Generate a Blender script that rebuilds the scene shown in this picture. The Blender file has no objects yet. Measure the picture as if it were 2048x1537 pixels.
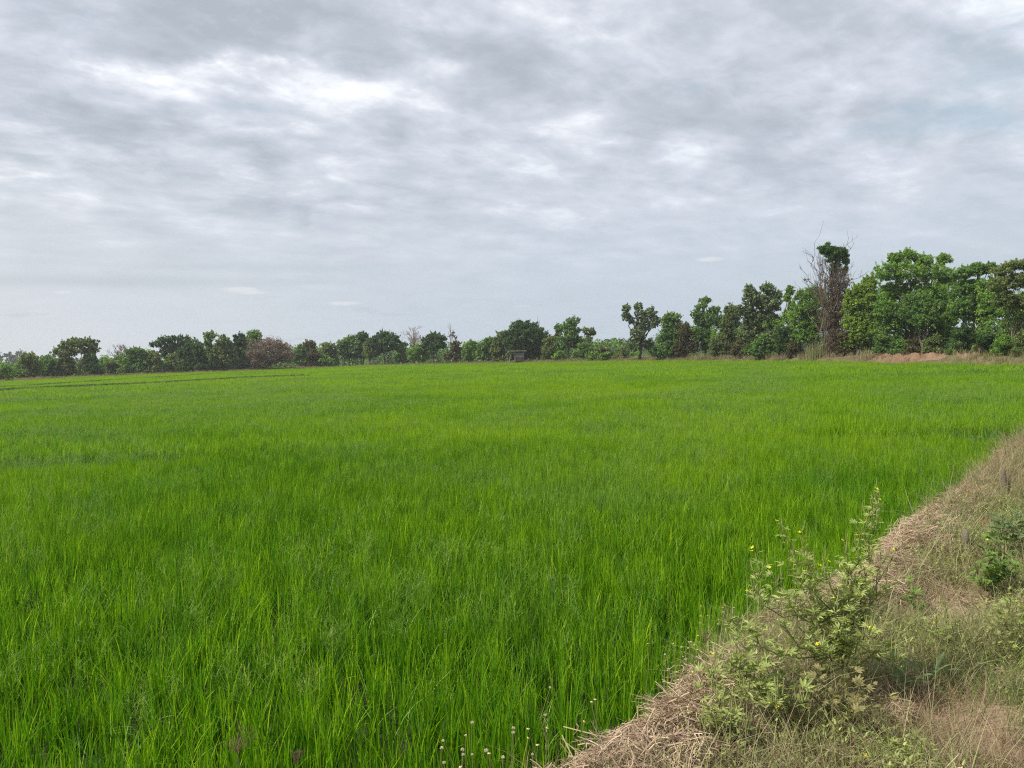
import bpy, math
import numpy as np
from mathutils import Vector, Matrix, Euler

R = np.random.default_rng(7)
SC = bpy.context.scene
COL = SC.collection

# ------------------------------------------------------------------ camera
F = 1547.0                       # focal length in photo pixels (2048 wide)
CAMZ = 2.25
PITCH = math.atan((768.5 - 704) / F)
ROLL = math.atan(0.030)
_f = np.array([0, math.cos(PITCH), -math.sin(PITCH)])
_r0 = np.array([1.0, 0, 0]); _u0 = np.array([0, math.sin(PITCH), math.cos(PITCH)])
_R = math.cos(ROLL) * _r0 - math.sin(ROLL) * _u0
_U = math.sin(ROLL) * _r0 + math.cos(ROLL) * _u0
cam = bpy.data.cameras.new('camera'); camo = bpy.data.objects.new('camera', cam); COL.objects.link(camo)
cam.sensor_width = 36; cam.lens = 36 * F / 2048; cam.clip_start = 0.05; cam.clip_end = 8000
camo.matrix_world = Matrix(((_R[0], _U[0], -_f[0], 0), (_R[1], _U[1], -_f[1], 0), (_R[2], _U[2], -_f[2], CAMZ), (0, 0, 0, 1)))
SC.camera = camo
C0 = np.array([0, 0, CAMZ])
def ray(px, py): return _f + _R * (px - 1024) / F - _U * (py - 768.5) / F
def G(px, py, z=0.0):
    d = ray(px, py); return C0 + d * ((z - CAMZ) / d[2])
def P(px, py, depth):
    d = ray(px, py); return C0 + d * (depth / d[1])
def pix(p):
    d = np.asarray(p) - C0; k = d @ _f
    return 1024 + F * (d @ _R) / k, 768.5 - F * (d @ _U) / k

# ------------------------------------------------------------------ light and sky
SUN_AZ, SUN_EL = math.radians(-112), math.radians(48)      # azimuth from +Y towards +X
SUNDIR = Vector((math.sin(SUN_AZ) * math.cos(SUN_EL), math.cos(SUN_AZ) * math.cos(SUN_EL), math.sin(SUN_EL)))
sl = bpy.data.lights.new('sun', 'SUN'); sl.energy = 4.4; sl.angle = math.radians(3.0); sl.color = (1, 0.93, 0.80)
so = bpy.data.objects.new('sun', sl); COL.objects.link(so); so.rotation_euler = SUNDIR.to_track_quat('Z', 'Y').to_euler()
SC.view_settings.view_transform = 'Standard'; SC.view_settings.look = 'None'
SC.view_settings.exposure = 0.45; SC.view_settings.gamma = 1.0; SC.view_settings.use_curve_mapping = False
SC.render.engine = 'CYCLES'; SC.cycles.use_denoising = False; SC.cycles.filter_width = 1.15
SC.cycles.max_bounces = 6; SC.cycles.diffuse_bounces = 3; SC.cycles.glossy_bounces = 2
SC.cycles.transmission_bounces = 3; SC.cycles.transparent_max_bounces = 4; SC.cycles.volume_bounces = 0

class NT:
    """tiny helper for building node trees"""
    def __init__(s, tree): s.t = tree; s.n = tree.nodes; s.l = tree.links
    def node(s, kind, **kw):
        n = s.n.new(kind)
        for k, v in kw.items(): setattr(n, k, v)
        return n
    def put(s, sock, v):
        if isinstance(v, bpy.types.NodeSocket): s.l.new(v, sock)
        elif v is not None: sock.default_value = v
    def m(s, op, a, b=None, c=None, clamp=False):
        n = s.node('ShaderNodeMath', operation=op, use_clamp=clamp)
        s.put(n.inputs[0], a); s.put(n.inputs[1], b); s.put(n.inputs[2], c)
        return n.outputs[0]
    def mix(s, f, a, b, blend='MIX'):
        n = s.node('ShaderNodeMix', data_type='RGBA', blend_type=blend)
        s.put(n.inputs[0], f)
        for i, v in ((6, a), (7, b)):
            s.put(n.inputs[i], tuple(v) + (1,) if isinstance(v, (tuple, list)) and len(v) == 3 else v)
        return n.outputs[2]
    def noise(s, vec, scale, detail=3, rough=.55, dist=0., out=0):
        n = s.node('ShaderNodeTexNoise'); s.put(n.inputs['Vector'], vec)
        n.inputs['Scale'].default_value = scale; n.inputs['Detail'].default_value = detail
        n.inputs['Roughness'].default_value = rough; n.inputs['Distortion'].default_value = dist
        return n.outputs[out]
    def ramp(s, v, stops, interp='LINEAR'):
        n = s.node('ShaderNodeValToRGB'); e = n.color_ramp.elements; n.color_ramp.interpolation = interp
        while len(e) < len(stops): e.new(.5)
        for i, (p, c) in enumerate(stops):
            e[i].position = p; e[i].color = tuple(c) + (1,) if len(c) == 3 else c
        s.put(n.inputs[0], v); return n.outputs[0]
    def rng(s, v, a, b, c=0., d=1., smooth=True):
        n = s.node('ShaderNodeMapRange', interpolation_type='SMOOTHSTEP' if smooth else 'LINEAR')
        s.put(n.inputs[0], v)
        for i, q in enumerate((a, b, c, d)): n.inputs[i + 1].default_value = q
        return n.outputs[0]
    def scalev(s, vec, xyz):
        n = s.node('ShaderNodeVectorMath', operation='MULTIPLY'); s.put(n.inputs[0], vec); n.inputs[1].default_value = xyz
        return n.outputs[0]
    def comb(s, x, y, z=0.):
        n = s.node('ShaderNodeCombineXYZ')
        for i, v in enumerate((x, y, z)): s.put(n.inputs[i], v)
        return n.outputs[0]

W = bpy.data.worlds.new('World'); SC.world = W; W.use_nodes = True
W.node_tree.nodes.clear(); w = NT(W.node_tree)
SKY_STRENGTH = 0.12
sky = w.node('ShaderNodeTexSky', sky_type='NISHITA'); sky.sun_disc = False
sky.sun_elevation = SUN_EL; sky.sun_rotation = SUN_AZ; sky.air_density = 1.4; sky.dust_density = 3.0
tc = w.node('ShaderNodeTexCoord'); nv = w.node('ShaderNodeVectorMath', operation='NORMALIZE'); w.l.new(tc.outputs['Generated'], nv.inputs[0])
dirv = nv.outputs[0]; sp = w.node('ShaderNodeSeparateXYZ'); w.l.new(dirv, sp.inputs[0])
X, Y, Z = sp.outputs
zc = w.m('ADD', w.m('MAXIMUM', Z, 0.0), 0.17)
pl = w.comb(w.m('DIVIDE', X, zc), w.m('DIVIDE', Y, zc), 0.0)               # the cloud deck seen in perspective
AZ = w.m('ARCTAN2', X, Y); EL = w.m('ARCSINE', w.m('MINIMUM', w.m('MAXIMUM', Z, -1.0), 1.0))
wx = w.m('MULTIPLY', w.m('SUBTRACT', w.noise(pl, 2.4, 6, .62), .5), .42)
wy = w.m('MULTIPLY', w.m('SUBTRACT', w.noise(w.scalev(pl, (1.0, 1.0, 1.0)), 2.3, 5, .6, .3), .5), .17)
AZw = w.m('ADD', AZ, wx); ELw = w.m('ADD', EL, wy)
def blob(px, py, sx, sy, amp, warp=True, power=2.0):
    d = ray(px, py); d = d / np.linalg.norm(d); a0 = math.atan2(d[0], d[1]); e0 = math.asin(d[2])
    a = w.m('MULTIPLY', w.m('SUBTRACT', AZw if warp else AZ, a0), F / sx); e = w.m('MULTIPLY', w.m('SUBTRACT', ELw if warp else EL, e0), F / sy)
    q = w.m('ADD', w.m('MULTIPLY', a, a), w.m('MULTIPLY', e, e))
    return w.m('MULTIPLY', w.m('EXPONENT', w.m('MULTIPLY', q, -1.0)), amp)
vr = w.node('ShaderNodeVectorRotate', rotation_type='Z_AXIS'); w.l.new(pl, vr.inputs['Vector']); vr.inputs['Angle'].default_value = math.radians(-38); plr = vr.outputs[0]
n_big = w.noise(w.scalev(plr, (.75, 1.5, 1)), 0.8, 3, .5, .3)
n_roll = w.noise(w.scalev(plr, (1.1, 2.6, 1)), 1.9, 6, .55, .5)
n_mid = w.noise(w.scalev(plr, (.95, 1.12, 1)), 4.0, 7, .56, .30)
n_fine = w.noise(w.scalev(plr, (.9, 1.15, 1)), 11.0, 6, .6, .3)
val = w.m('ADD', w.m('MULTIPLY', w.m('SUBTRACT', n_big, .5), .65), w.m('MULTIPLY', w.m('SUBTRACT', n_mid, .5), 1.25))
val = w.m('ADD', val, w.m('MULTIPLY', w.m('SUBTRACT', n_fine, .5), .66)); val = w.m('ADD', val, w.m('MULTIPLY', w.m('SUBTRACT', n_roll, .5), .45))
fade = w.rng(EL, 0.02, 0.26, 0.18, 1.0)                      # distance flattens the deck towards the horizon
vo_ = w.node('ShaderNodeTexVoronoi', feature='SMOOTH_F1'); vo_.inputs['Scale'].default_value = 4.6; vo_.inputs['Smoothness'].default_value = .8; vo_.inputs['Randomness'].default_value = 1.0
wn = w.node('ShaderNodeVectorMath', operation='ADD'); w.l.new(w.scalev(plr, (.85, 1.2, 1)), wn.inputs[0]); w.l.new(w.scalev(w.noise(plr, 3.0, 5, .6, 0., 1), (.42, .42, 0)), wn.inputs[1]); w.l.new(wn.outputs[0], vo_.inputs['Vector'])
val = w.m('ADD', val, w.m('MULTIPLY', w.m('SUBTRACT', .42, vo_.outputs['Distance']), .55))
val = w.m('MULTIPLY', val, fade)
shape = None
for b in [(560, 60, 380, 85, -.42), (1010, 110, 300, 70, -.22), (200, 150, 330, 34, .22), (560, 160, 300, 36, .22), (240, 140, 45, 20, .25),
          (480, 142, 60, 14, .35), (700, 215, 220, 50, .22), (240, 270, 210, 60, -.28), (40, 245, 160, 45, -.12), (430, 335, 210, 45, -.16), (620, 390, 330, 32, -.2),
          (160, 360, 150, 20, .16), (1000, 280, 170, 70, .05), (1290, 60, 230, 70, .22), (1560, 70, 160, 60, -.10),
          (1160, 40, 90, 60, .2), (930, 55, 110, 45, .22), (1700, 150, 260, 45, .10), (1760, 250, 300, 40, -.10), (1560, 390, 260, 30, .08), (1900, 60, 200, 60, .12), (440, 430, 260, 18, .14)]:
    q = blob(*b); shape = q if shape is None else w.m('ADD', shape, q)
val = w.m('ADD', val, w.m('MULTIPLY', shape, w.rng(w.noise(pl, 4.2, 6, .6, .3), .36, .64, .25, 1.15)))
val = w.m('ADD', val, .555)
cloud = w.ramp(val, [(0.0, (.335, .375, .425)), (.28, (.395, .435, .492)), (.48, (.465, .502, .562)), (.66, (.540, .567, .628)), (.84, (.66, .69, .74)), (1.0, (.77, .785, .81))])
# veil near the horizon: paler and a touch warmer on the left, blue-grey on the right
hz = w.rng(EL, 0.0, 0.30, 1.0, 0.0)
left = w.rng(AZ, -0.75, 0.15, 1.0, 0.0)
veil = w.mix(left, (.395, .462, .530), (.51, .535, .555))
cloud = w.mix(w.m('MULTIPLY', hz, .80), cloud, veil)
# blue gaps
gap = w.m('MULTIPLY', w.rng(w.noise(w.scalev(pl, (1, 1.2, 1)), 1.9, 6, .6, .5), .60, .74), .30)
for b in [(200, 563, 360, 11, .42), (560, 535, 330, 9, .25), (2000, 200, 110, 55, .45), (1960, 100, 120, 16, .3), (1850, 235, 120, 22, .25), (1950, 560, 300, 40, .3), (930, 605, 300, 18, .12), (500, 215, 70, 10, .3), (1340, 170, 25, 20, .3)]:
    gap = w.m('ADD', gap, blob(*b, warp=b[3] > 15))
skyc = w.scalev(sky.outputs[0], (1, 1, 1))
skyb = w.mix(.55, w.scalev(skyc, (SKY_STRENGTH,) * 3), (.30, .395, .475))
cloud = w.mix(w.m('MINIMUM', gap, .8), cloud, skyb)
# the few small cumulus puffs low over the horizon
puff = None
pn = w.m('ADD', w.m('MULTIPLY', w.noise(w.comb(w.m('MULTIPLY', AZ, 40.), w.m('MULTIPLY', EL, 90.), 0.), 3.0, 4, .6), 1.5), .25)
for b in [(482, 579, 34, 5, 1.0), (508, 586, 26, 4, .8), (688, 607, 34, 4.5, .9), (125, 585, 14, 4, .8), (1420, 519, 25, 5, 1.1), (1042, 613, 22, 3.5, .55), (1366, 564, 12, 3, .4), (930, 613, 14, 3, .35)]:
    q = blob(*b, warp=False); puff = q if puff is None else w.m('ADD', puff, q)
cloud = w.mix(w.m('MULTIPLY', w.rng(w.m('MULTIPLY', puff, pn), .15, .9), .62), cloud, (.60, .61, .62))
col = w.scalev(cloud, (1 / SKY_STRENGTH,) * 3)
bg = w.node('ShaderNodeBackground'); w.l.new(col, bg.inputs[0]); bg.inputs[1].default_value = SKY_STRENGTH
wo = w.node('ShaderNodeOutputWorld'); w.l.new(bg.outputs[0], wo.inputs[0])
W.cycles.sampling_method = 'MANUAL'; W.cycles.sample_map_resolution = 512

# ------------------------------------------------------------------ helpers
def _hash(ix, iy, s):
    h = (ix.astype(np.int64) * 374761393 + iy.astype(np.int64) * 668265263 + s * 1274126177) & 0x7fffffff
    h = ((h ^ (h >> 13)) * 1103515245) & 0x7fffffff
    return ((h ^ (h >> 16)) & 0xffff) / 65535.0
def vnoise(x, y, s=0):
    x = np.asarray(x, float); y = np.asarray(y, float)
    ix, iy = np.floor(x), np.floor(y); fx, fy = x - ix, y - iy
    fx = fx * fx * (3 - 2 * fx); fy = fy * fy * (3 - 2 * fy)
    a, b = _hash(ix, iy, s), _hash(ix + 1, iy, s); c, d = _hash(ix, iy + 1, s), _hash(ix + 1, iy + 1, s)
    return (a * (1 - fx) + b * fx) * (1 - fy) + (c * (1 - fx) + d * fx) * fy
def fbm(x, y, o=4, s=0):
    t = 0; a = .5; n = 0
    for i in range(o):
        t = t + a * vnoise(np.asarray(x) * 2 ** i, np.asarray(y) * 2 ** i, s + i * 17); n += a; a *= .5
    return t / n
def sstep(x, a, b):
    t = np.clip((np.asarray(x) - a) / (b - a), 0, 1); return t * t * (3 - 2 * t)

def mesh(name, V, Fc, mat=None, attrs=None, smooth=False):
    """V (n,3), Fc (m,4) or (m,3) integer array or a list of both"""
    me = bpy.data.meshes.new(name); V = np.asarray(V, np.float32)
    fl = [np.asarray(q, np.int32) for q in (Fc if isinstance(Fc, list) else [Fc]) if len(q)]
    me.vertices.add(len(V)); me.vertices.foreach_set('co', V.ravel())
    if fl:
        idx = np.concatenate([q.ravel() for q in fl]); tot = np.concatenate([np.full(len(q), q.shape[1], np.int32) for q in fl])
        me.loops.add(len(idx)); me.loops.foreach_set('vertex_index', idx)
        me.polygons.add(len(tot)); st = np.concatenate([[0], np.cumsum(tot)[:-1]]).astype(np.int32)
        me.polygons.foreach_set('loop_start', st); me.polygons.foreach_set('loop_total', tot)
        me.polygons.foreach_set('use_smooth', np.full(len(tot), smooth))
    for k, v in (attrs or {}).items():
        v = np.asarray(v)
        if v.ndim == 2: a = me.attributes.new(k, 'FLOAT_VECTOR', 'POINT'); a.data.foreach_set('vector', v.astype(np.float32).ravel())
        elif v.dtype.kind == 'i': a = me.attributes.new(k, 'INT', 'POINT'); a.data.foreach_set('value', v.astype(np.int32))
        else: a = me.attributes.new(k, 'FLOAT', 'POINT'); a.data.foreach_set('value', v.astype(np.float32))
    if mat: me.materials.append(mat)
    me.update(calc_edges=True); return me
def ob(name, me, parent=None, loc=None, link=True):
    o = bpy.data.objects.new(name, me)
    if link: COL.objects.link(o)
    if parent is not None: o.parent = parent
    if loc is not None: o.location = loc
    return o
def tag(o, label=None, cat=None, group=None, kind=None):
    for k, v in (('label', label), ('category', cat), ('group', group), ('kind', kind)):
        if v: o[k] = v
    return o
def thing(name, loc, label, cat, group=None):
    return tag(ob(name, None, None, Vector(loc)), label, cat, group)

class Tubes:
    """collects tapering tubes"""
    def __init__(s): s.V = []; s.F = []; s.n = 0; s.T = []
    def add(s, pts, rad, sides=5, tint=.5):
        pts = np.asarray(pts, float); n = len(pts); rad = np.broadcast_to(np.asarray(rad, float), (n,))
        d = np.gradient(pts, axis=0); d /= np.linalg.norm(d, axis=1)[:, None] + 1e-9
        ref = np.where(np.abs(d[:, 2:3]) > .9, [[1., 0, 0]], [[0, 0, 1.]])
        a = np.cross(d, ref); a /= np.linalg.norm(a, axis=1)[:, None] + 1e-9; b = np.cross(d, a)
        th = np.linspace(0, 2 * np.pi, sides, endpoint=False)
        ring = pts[:, None] + rad[:, None, None] * (np.cos(th)[None, :, None] * a[:, None] + np.sin(th)[None, :, None] * b[:, None])
        s.V.append(ring.reshape(-1, 3)); i = np.arange(n - 1)[:, None] * sides; j = np.arange(sides)[None]; k = (j + 1) % sides
        s.F.append(np.stack([i + j, i + k, i + sides + k, i + sides + j], -1).reshape(-1, 4) + s.n)
        s.T.append(np.full(n * sides, tint)); s.n += n * sides
    def build(s, name, mat, parent=None, off=(0, 0, 0)):
        me = mesh(name, np.concatenate(s.V) - np.asarray(off), np.concatenate(s.F), mat, {'tint': np.concatenate(s.T)}, True)
        return ob(name, me, parent)
def bez(p, q, sag=0., jit=0., n=5, rng=R):
    t = np.linspace(0, 1, n)[:, None]; p, q = np.asarray(p, float), np.asarray(q, float)
    c = p * (1 - t) + q * t; L = np.linalg.norm(q - p)
    c = c + np.array([0, 0, 1.]) * (sag * L * 4 * t * (1 - t))
    if jit:
        o = rng.normal(0, jit * L, (n, 3)); o[0] = o[-1] = 0; c = c + o
    return c

# ------------------------------------------------------------------ materials
def leafmat(name, stops, trans=.3, rough=.55, spec=.25, world=None, tcol=1.25):
    """stops: colour ramp over the per-leaf 'tint' attribute; world: (scale, colour, amount) slow change over the ground"""
    m = bpy.data.materials.new(name); m.use_nodes = True; m.node_tree.nodes.clear(); t = NT(m.node_tree)
    at = t.node('ShaderNodeAttribute', attribute_name='tint'); geo = t.node('ShaderNodeNewGeometry'); oi = t.node('ShaderNodeObjectInfo')
    v = t.m('ADD', at.outputs['Fac'], t.m('MULTIPLY', t.m('SUBTRACT', oi.outputs['Random'], .5), .12))
    c = t.ramp(v, stops)
    for (sc, colr, lo, hi, amt, st) in (world or []):
        n = t.noise(t.scalev(geo.outputs['Position'], st), sc, 4, .6, .4)
        c = t.mix(t.m('MULTIPLY', t.rng(n, lo, hi), amt), c, colr)
    p = t.node('ShaderNodeBsdfPrincipled'); t.l.new(c, p.inputs['Base Color']); p.inputs['Roughness'].default_value = rough
    p.inputs['Specular IOR Level'].default_value = spec
    o = t.node('ShaderNodeOutputMaterial')
    if trans > 0:
        tr = t.node('ShaderNodeBsdfTranslucent'); t.l.new(t.scalev(c, (tcol, tcol * 1.05, tcol * .6)), tr.inputs[0])
        mx = t.node('ShaderNodeMixShader'); mx.inputs[0].default_value = trans
        t.l.new(p.outputs[0], mx.inputs[1]); t.l.new(tr.outputs[0], mx.inputs[2]); t.l.new(mx.outputs[0], o.inputs[0])
    else: t.l.new(p.outputs[0], o.inputs[0])
    return m
def soilmat(name, cols, sc=2.0, bump=.03, rough=.95):
    m = bpy.data.materials.new(name); m.use_nodes = True; m.node_tree.nodes.clear(); t = NT(m.node_tree)
    geo = t.node('ShaderNodeNewGeometry'); pos = geo.outputs['Position']
    n = t.m('ADD', t.m('MULTIPLY', t.noise(pos, sc, 6, .65), .6), t.m('MULTIPLY', t.noise(pos, sc * 14, 4, .6), .4))
    c = t.ramp(n, [(.3, cols[0]), (.5, cols[1]), (.68, cols[2])])
    p = t.node('ShaderNodeBsdfPrincipled'); t.l.new(c, p.inputs['Base Color']); p.inputs['Roughness'].default_value = rough; p.inputs['Specular IOR Level'].default_value = .1
    b = t.node('ShaderNodeBump'); b.inputs['Strength'].default_value = .7; b.inputs['Distance'].default_value = bump; t.l.new(t.noise(pos, sc * 9, 6, .7), b.inputs['Height'])
    t.l.new(b.outputs[0], p.inputs['Normal'])
    o = t.node('ShaderNodeOutputMaterial'); t.l.new(p.outputs[0], o.inputs[0]); return m

M = {}
M['rice'] = leafmat('rice_leaf', [(0, (.032, .105, .004)), (.35, (.080, .215, .005)), (.7, (.175, .345, .007)), (1, (.34, .49, .02))], .44, .6, .08,
    world=[(.035, (.27, .41, .015), .40, .58, .62, (1, 1, 1)), (.09, (.13, .25, .045), .52, .64, .55, (1, 1.3, 1)), (.30, (.06, .19, .010), .50, .68, .45, (1, 1, 1)), (1.1, (.20, .36, .02), .52, .70, .35, (1, 1, 1))])
M['wild'] = leafmat('wild_grass_leaf', [(0, (.045, .125, .02)), (.4, (.085, .20, .03)), (.75, (.17, .34, .04)), (.9, (.28, .43, .10)), (1, (.46, .58, .26))], .3, .5, .25)
M['bundgrass'] = leafmat('bund_grass', [(0, (.025, .06, .010)), (.6, (.05, .10, .015)), (1, (.08, .15, .03))], .1)
M['haze_grass'] = leafmat('panicle', [(0, (.11, .22, .025)), (.6, (.16, .27, .035)), (1, (.24, .28, .07))], .3)
M['straw'] = leafmat('straw', [(0, (.13, .085, .055)), (.4, (.28, .195, .135)), (.75, (.43, .325, .225)), (1, (.60, .49, .35))], .12, .6, .25)
M['dry'] = leafmat('dry_grass', [(0, (.11, .075, .045)), (.4, (.25, .18, .11)), (.75, (.35, .28, .17)), (1, (.48, .41, .27))], .2)
M['dryfar'] = leafmat('dry_grass_far', [(0, (.11, .085, .05)), (.4, (.22, .17, .10)), (.75, (.33, .26, .165)), (1, (.40, .34, .20))], .2)
M['olive'] = leafmat('creeping_grass', [(0, (.11, .12, .045)), (.4, (.20, .21, .085)), (.75, (.30, .30, .15)), (1, (.42, .38, .22))], .3)
M['cleome'] = leafmat('weed_leaf', [(0, (.18, .21, .06)), (.4, (.27, .32, .10)), (.75, (.36, .43, .13)), (1, (.48, .55, .15))], .32, .5, .35)
M['green_weed'] = leafmat('green_weed_leaf', [(0, (.075, .13, .03)), (.5, (.15, .24, .055)), (1, (.27, .38, .08))], .32)
M['blue_weed'] = leafmat('broad_weed_leaf', [(0, (.09, .14, .055)), (.5, (.14, .21, .08)), (1, (.22, .31, .11))], .25)
M['wstem'] = leafmat('weed_stem', [(0, (.12, .13, .05)), (.5, (.17, .16, .07)), (1, (.30, .36, .12))], 0)
M['yellow'] = leafmat('yellow_petal', [(0, (.75, .62, .02)), (1, (.85, .78, .05))], .3, tcol=1.)
M['cream'] = leafmat('cream_seed', [(0, (.42, .33, .2)), (.5, (.62, .56, .42)), (1, (.78, .76, .66))], .2, tcol=1.)
M['disc'] = leafmat('flower_disc', [(0, (.48, .33, .06)), (1, (.66, .52, .10))], 0)
M['purple'] = leafmat('feather_head', [(0, (.13, .075, .06)), (.5, (.22, .13, .10)), (1, (.36, .26, .20))], .3)
M['red'] = leafmat('red_flower', [(0, (.35, .02, .015)), (1, (.5, .05, .02))], .2)
M['bark'] = leafmat('bark', [(0, (.05, .038, .03)), (.5, (.10, .08, .062)), (1, (.22, .185, .155))], 0, .9, .1)
M['vinebark'] = leafmat('vine_bark', [(0, (.055, .04, .03)), (.5, (.12, .088, .07)), (1, (.24, .19, .155))], 0, .9, .1)
M['deadbark'] = leafmat('dead_bark', [(0, (.10, .075, .06)), (.5, (.20, .15, .125)), (1, (.38, .32, .28))], 0, .9, .1)
def crownmat(name, dark, mid, palest): return leafmat(name, [(0, dark), (.5, mid), (1, palest)], .42, .55, .2)  # three leaf tones, mixed at random per clump and leaf
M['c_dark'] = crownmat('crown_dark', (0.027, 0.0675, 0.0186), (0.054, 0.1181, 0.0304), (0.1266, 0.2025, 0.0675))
M['c_mid'] = crownmat('crown_mid', (0.0598, 0.1266, 0.03), (0.1266, 0.2417, 0.0552), (0.2761, 0.4027, 0.1266))
M['c_olive'] = crownmat('crown_olive', (0.077, 0.1155, 0.0347), (0.154, 0.2079, 0.0655), (0.2888, 0.3369, 0.1348))
M['c_light'] = crownmat('crown_light', (0.0875, 0.175, 0.0315), (0.1663, 0.2974, 0.0525), (0.3149, 0.4549, 0.0875))
M['c_sunlit'] = crownmat('crown_sunlit', (0.09, 0.165, 0.0224), (0.195, 0.3, 0.0374), (0.39, 0.495, 0.09))  # sunlit left side of the big crown, put into the leaf colour
M['c_gloss'] = leafmat('crown_gloss', [(0, (.06, .10, .03)), (.5, (.11, .165, .05)), (.85, (.17, .23, .09)), (1, (.38, .42, .28))], .32, .45, .35)
M['c_rust'] = crownmat('crown_rust', (.06, .065, .028), (.11, .105, .045), (.19, .16, .08))
M['c_vinedry'] = crownmat('dry_vine_leaf', (.07, .048, .034), (.13, .09, .065), (.22, .165, .13))
M['c_dry'] = crownmat('crown_dry', (0.1, 0.075, 0.065), (0.17, 0.125, 0.11), (0.26, 0.2, 0.18))
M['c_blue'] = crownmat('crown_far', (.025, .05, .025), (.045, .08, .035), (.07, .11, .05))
M['c_vine'] = crownmat('vine_leaf', (0.03, 0.072, 0.012), (0.06, 0.144, 0.0216), (0.12, 0.24, 0.036))
M['mud'] = soilmat('mud', [(.020, .026, .012), (.035, .040, .018), (.055, .055, .028)], .8, .05)
M['soil'] = soilmat('soil', [(.20, .135, .09), (.33, .235, .165), (.44, .33, .245)], 1.7, .03)
M['redsoil'] = soilmat('red_soil', [(.12, .075, .045), (.235, .15, .10), (.36, .245, .17)], 1.3, .25)
M['banksoil'] = soilmat('bank_soil', [(.06, .065, .03), (.12, .105, .055), (.20, .15, .09)], .3, .1)
M['wood'] = soilmat('old_wood', [(.08, .065, .05), (.15, .125, .10), (.24, .21, .17)], 6., .01)
def plain(name, c, rough=.7, metal=0.):
    return soilmat(name, [tuple(q * .7 for q in c), c, tuple(min(1, q * 1.25) for q in c)], 1.5, .01, rough)
M['tin'] = plain('weathered_tin', (.13, .14, .15), .5)
M['palewood'] = plain('pale_wood', (.36, .33, .28)); M['redboard'] = plain('dark_red_board', (.085, .045, .045)); M['board_shade'] = plain('dark_board_and_shade', (.03, .03, .03))  # the near-black board tone also stands in for shade inside the hut

# ------------------------------------------------------------------ ground, paddies and banks
def gridmesh(name, us, vs, fn, mat):
    U, Vv = np.meshgrid(us, vs); Pn = fn(U.ravel(), Vv.ravel()); nu, nv_ = len(us), len(vs)
    i = np.arange(nv_ - 1)[:, None] * nu + np.arange(nu - 1)[None]
    return mesh(name, Pn, np.stack([i, i + 1, i + nu + 1, i + nu], -1).reshape(-1, 4), mat, smooth=True)
gs = np.unique(np.concatenate([np.linspace(-60, 60, 61), np.sign(np.linspace(-1, 1, 61)) * np.abs(np.linspace(-1, 1, 61)) ** 3 * 720]))
tag(ob('ground', gridmesh('ground', gs, gs + 20, lambda x, y: np.stack([x, y, x * 0 + .08], 1), M['mud'])), kind='structure', label='dark wet soil under the rice')

# field edge against the far bank (photo px of the rice tops there)
EDGE = [(-700, 790), (-350, 777), (0, 763), (160, 753.5), (300, 748), (430, 743), (540, 739), (700, 732), (900, 727), (1040, 725), (1200, 721.5), (1400, 720.5), (1600, 721), (1800, 724), (2048, 729), (2250, 738)]
RT = .44
EP = np.array([G(a, b, RT)[:2] for a, b in EDGE])
epx = np.array([a for a, b in EDGE], float)
def edge_depth(px): return np.interp(px, epx, EP[:, 1])
# smooth, densely sampled edge line with outward normals
def resample(pts, step):
    d = np.concatenate([[0], np.cumsum(np.linalg.norm(np.diff(pts, axis=0), axis=1))]); n = int(d[-1] / step)
    s = np.linspace(0, d[-1], n); q = np.stack([np.interp(s, d, pts[:, i]) for i in range(2)], 1)
    for _ in range(4): q[1:-1] = (q[:-2] + 2 * q[1:-1] + q[2:]) / 4
    return q, s
EQ, ES = resample(EP, .6)
ET = np.gradient(EQ, axis=0); ET /= np.linalg.norm(ET, axis=1)[:, None]; EN = np.stack([-ET[:, 1], ET[:, 0]], 1)   # outward (away from the field)
def bankz(s, u):
    """height of the far bank, s along it, u metres outward from the rice edge; higher and lumpier towards the right end"""
    right = sstep(s, ES[-1] - 75, ES[-1] - 20)
    top = .38 + .45 * right + .25 * (fbm(s * .25, u * .3, 3, 5) - .4) + .5 * right * (fbm(s * .55, u * .5, 3, 9) - .45)
    return top * sstep(u, -.1, 1.6) * (1 - .55 * sstep(u, 7, 16)) + .04 * (fbm(s * 2, u * 2, 2, 3) - .5)
bu = np.array([-.4, 0, .3, .6, .9, 1.2, 1.5, 1.9, 2.4, 3, 3.7, 4.5, 5.5, 7, 9, 12, 16, 22, 30, 45, 70])
def bankfn(u, k):
    k = k.astype(int); p = EQ[k] + EN[k] * u[:, None]
    return np.stack([p[:, 0], p[:, 1], bankz(ES[k], u)], 1)
tag(ob('far_bank', gridmesh('far_bank', bu, np.arange(len(EQ)), bankfn, M['banksoil'])), kind='structure', label='earth bank along the far edge of the rice field')

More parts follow.
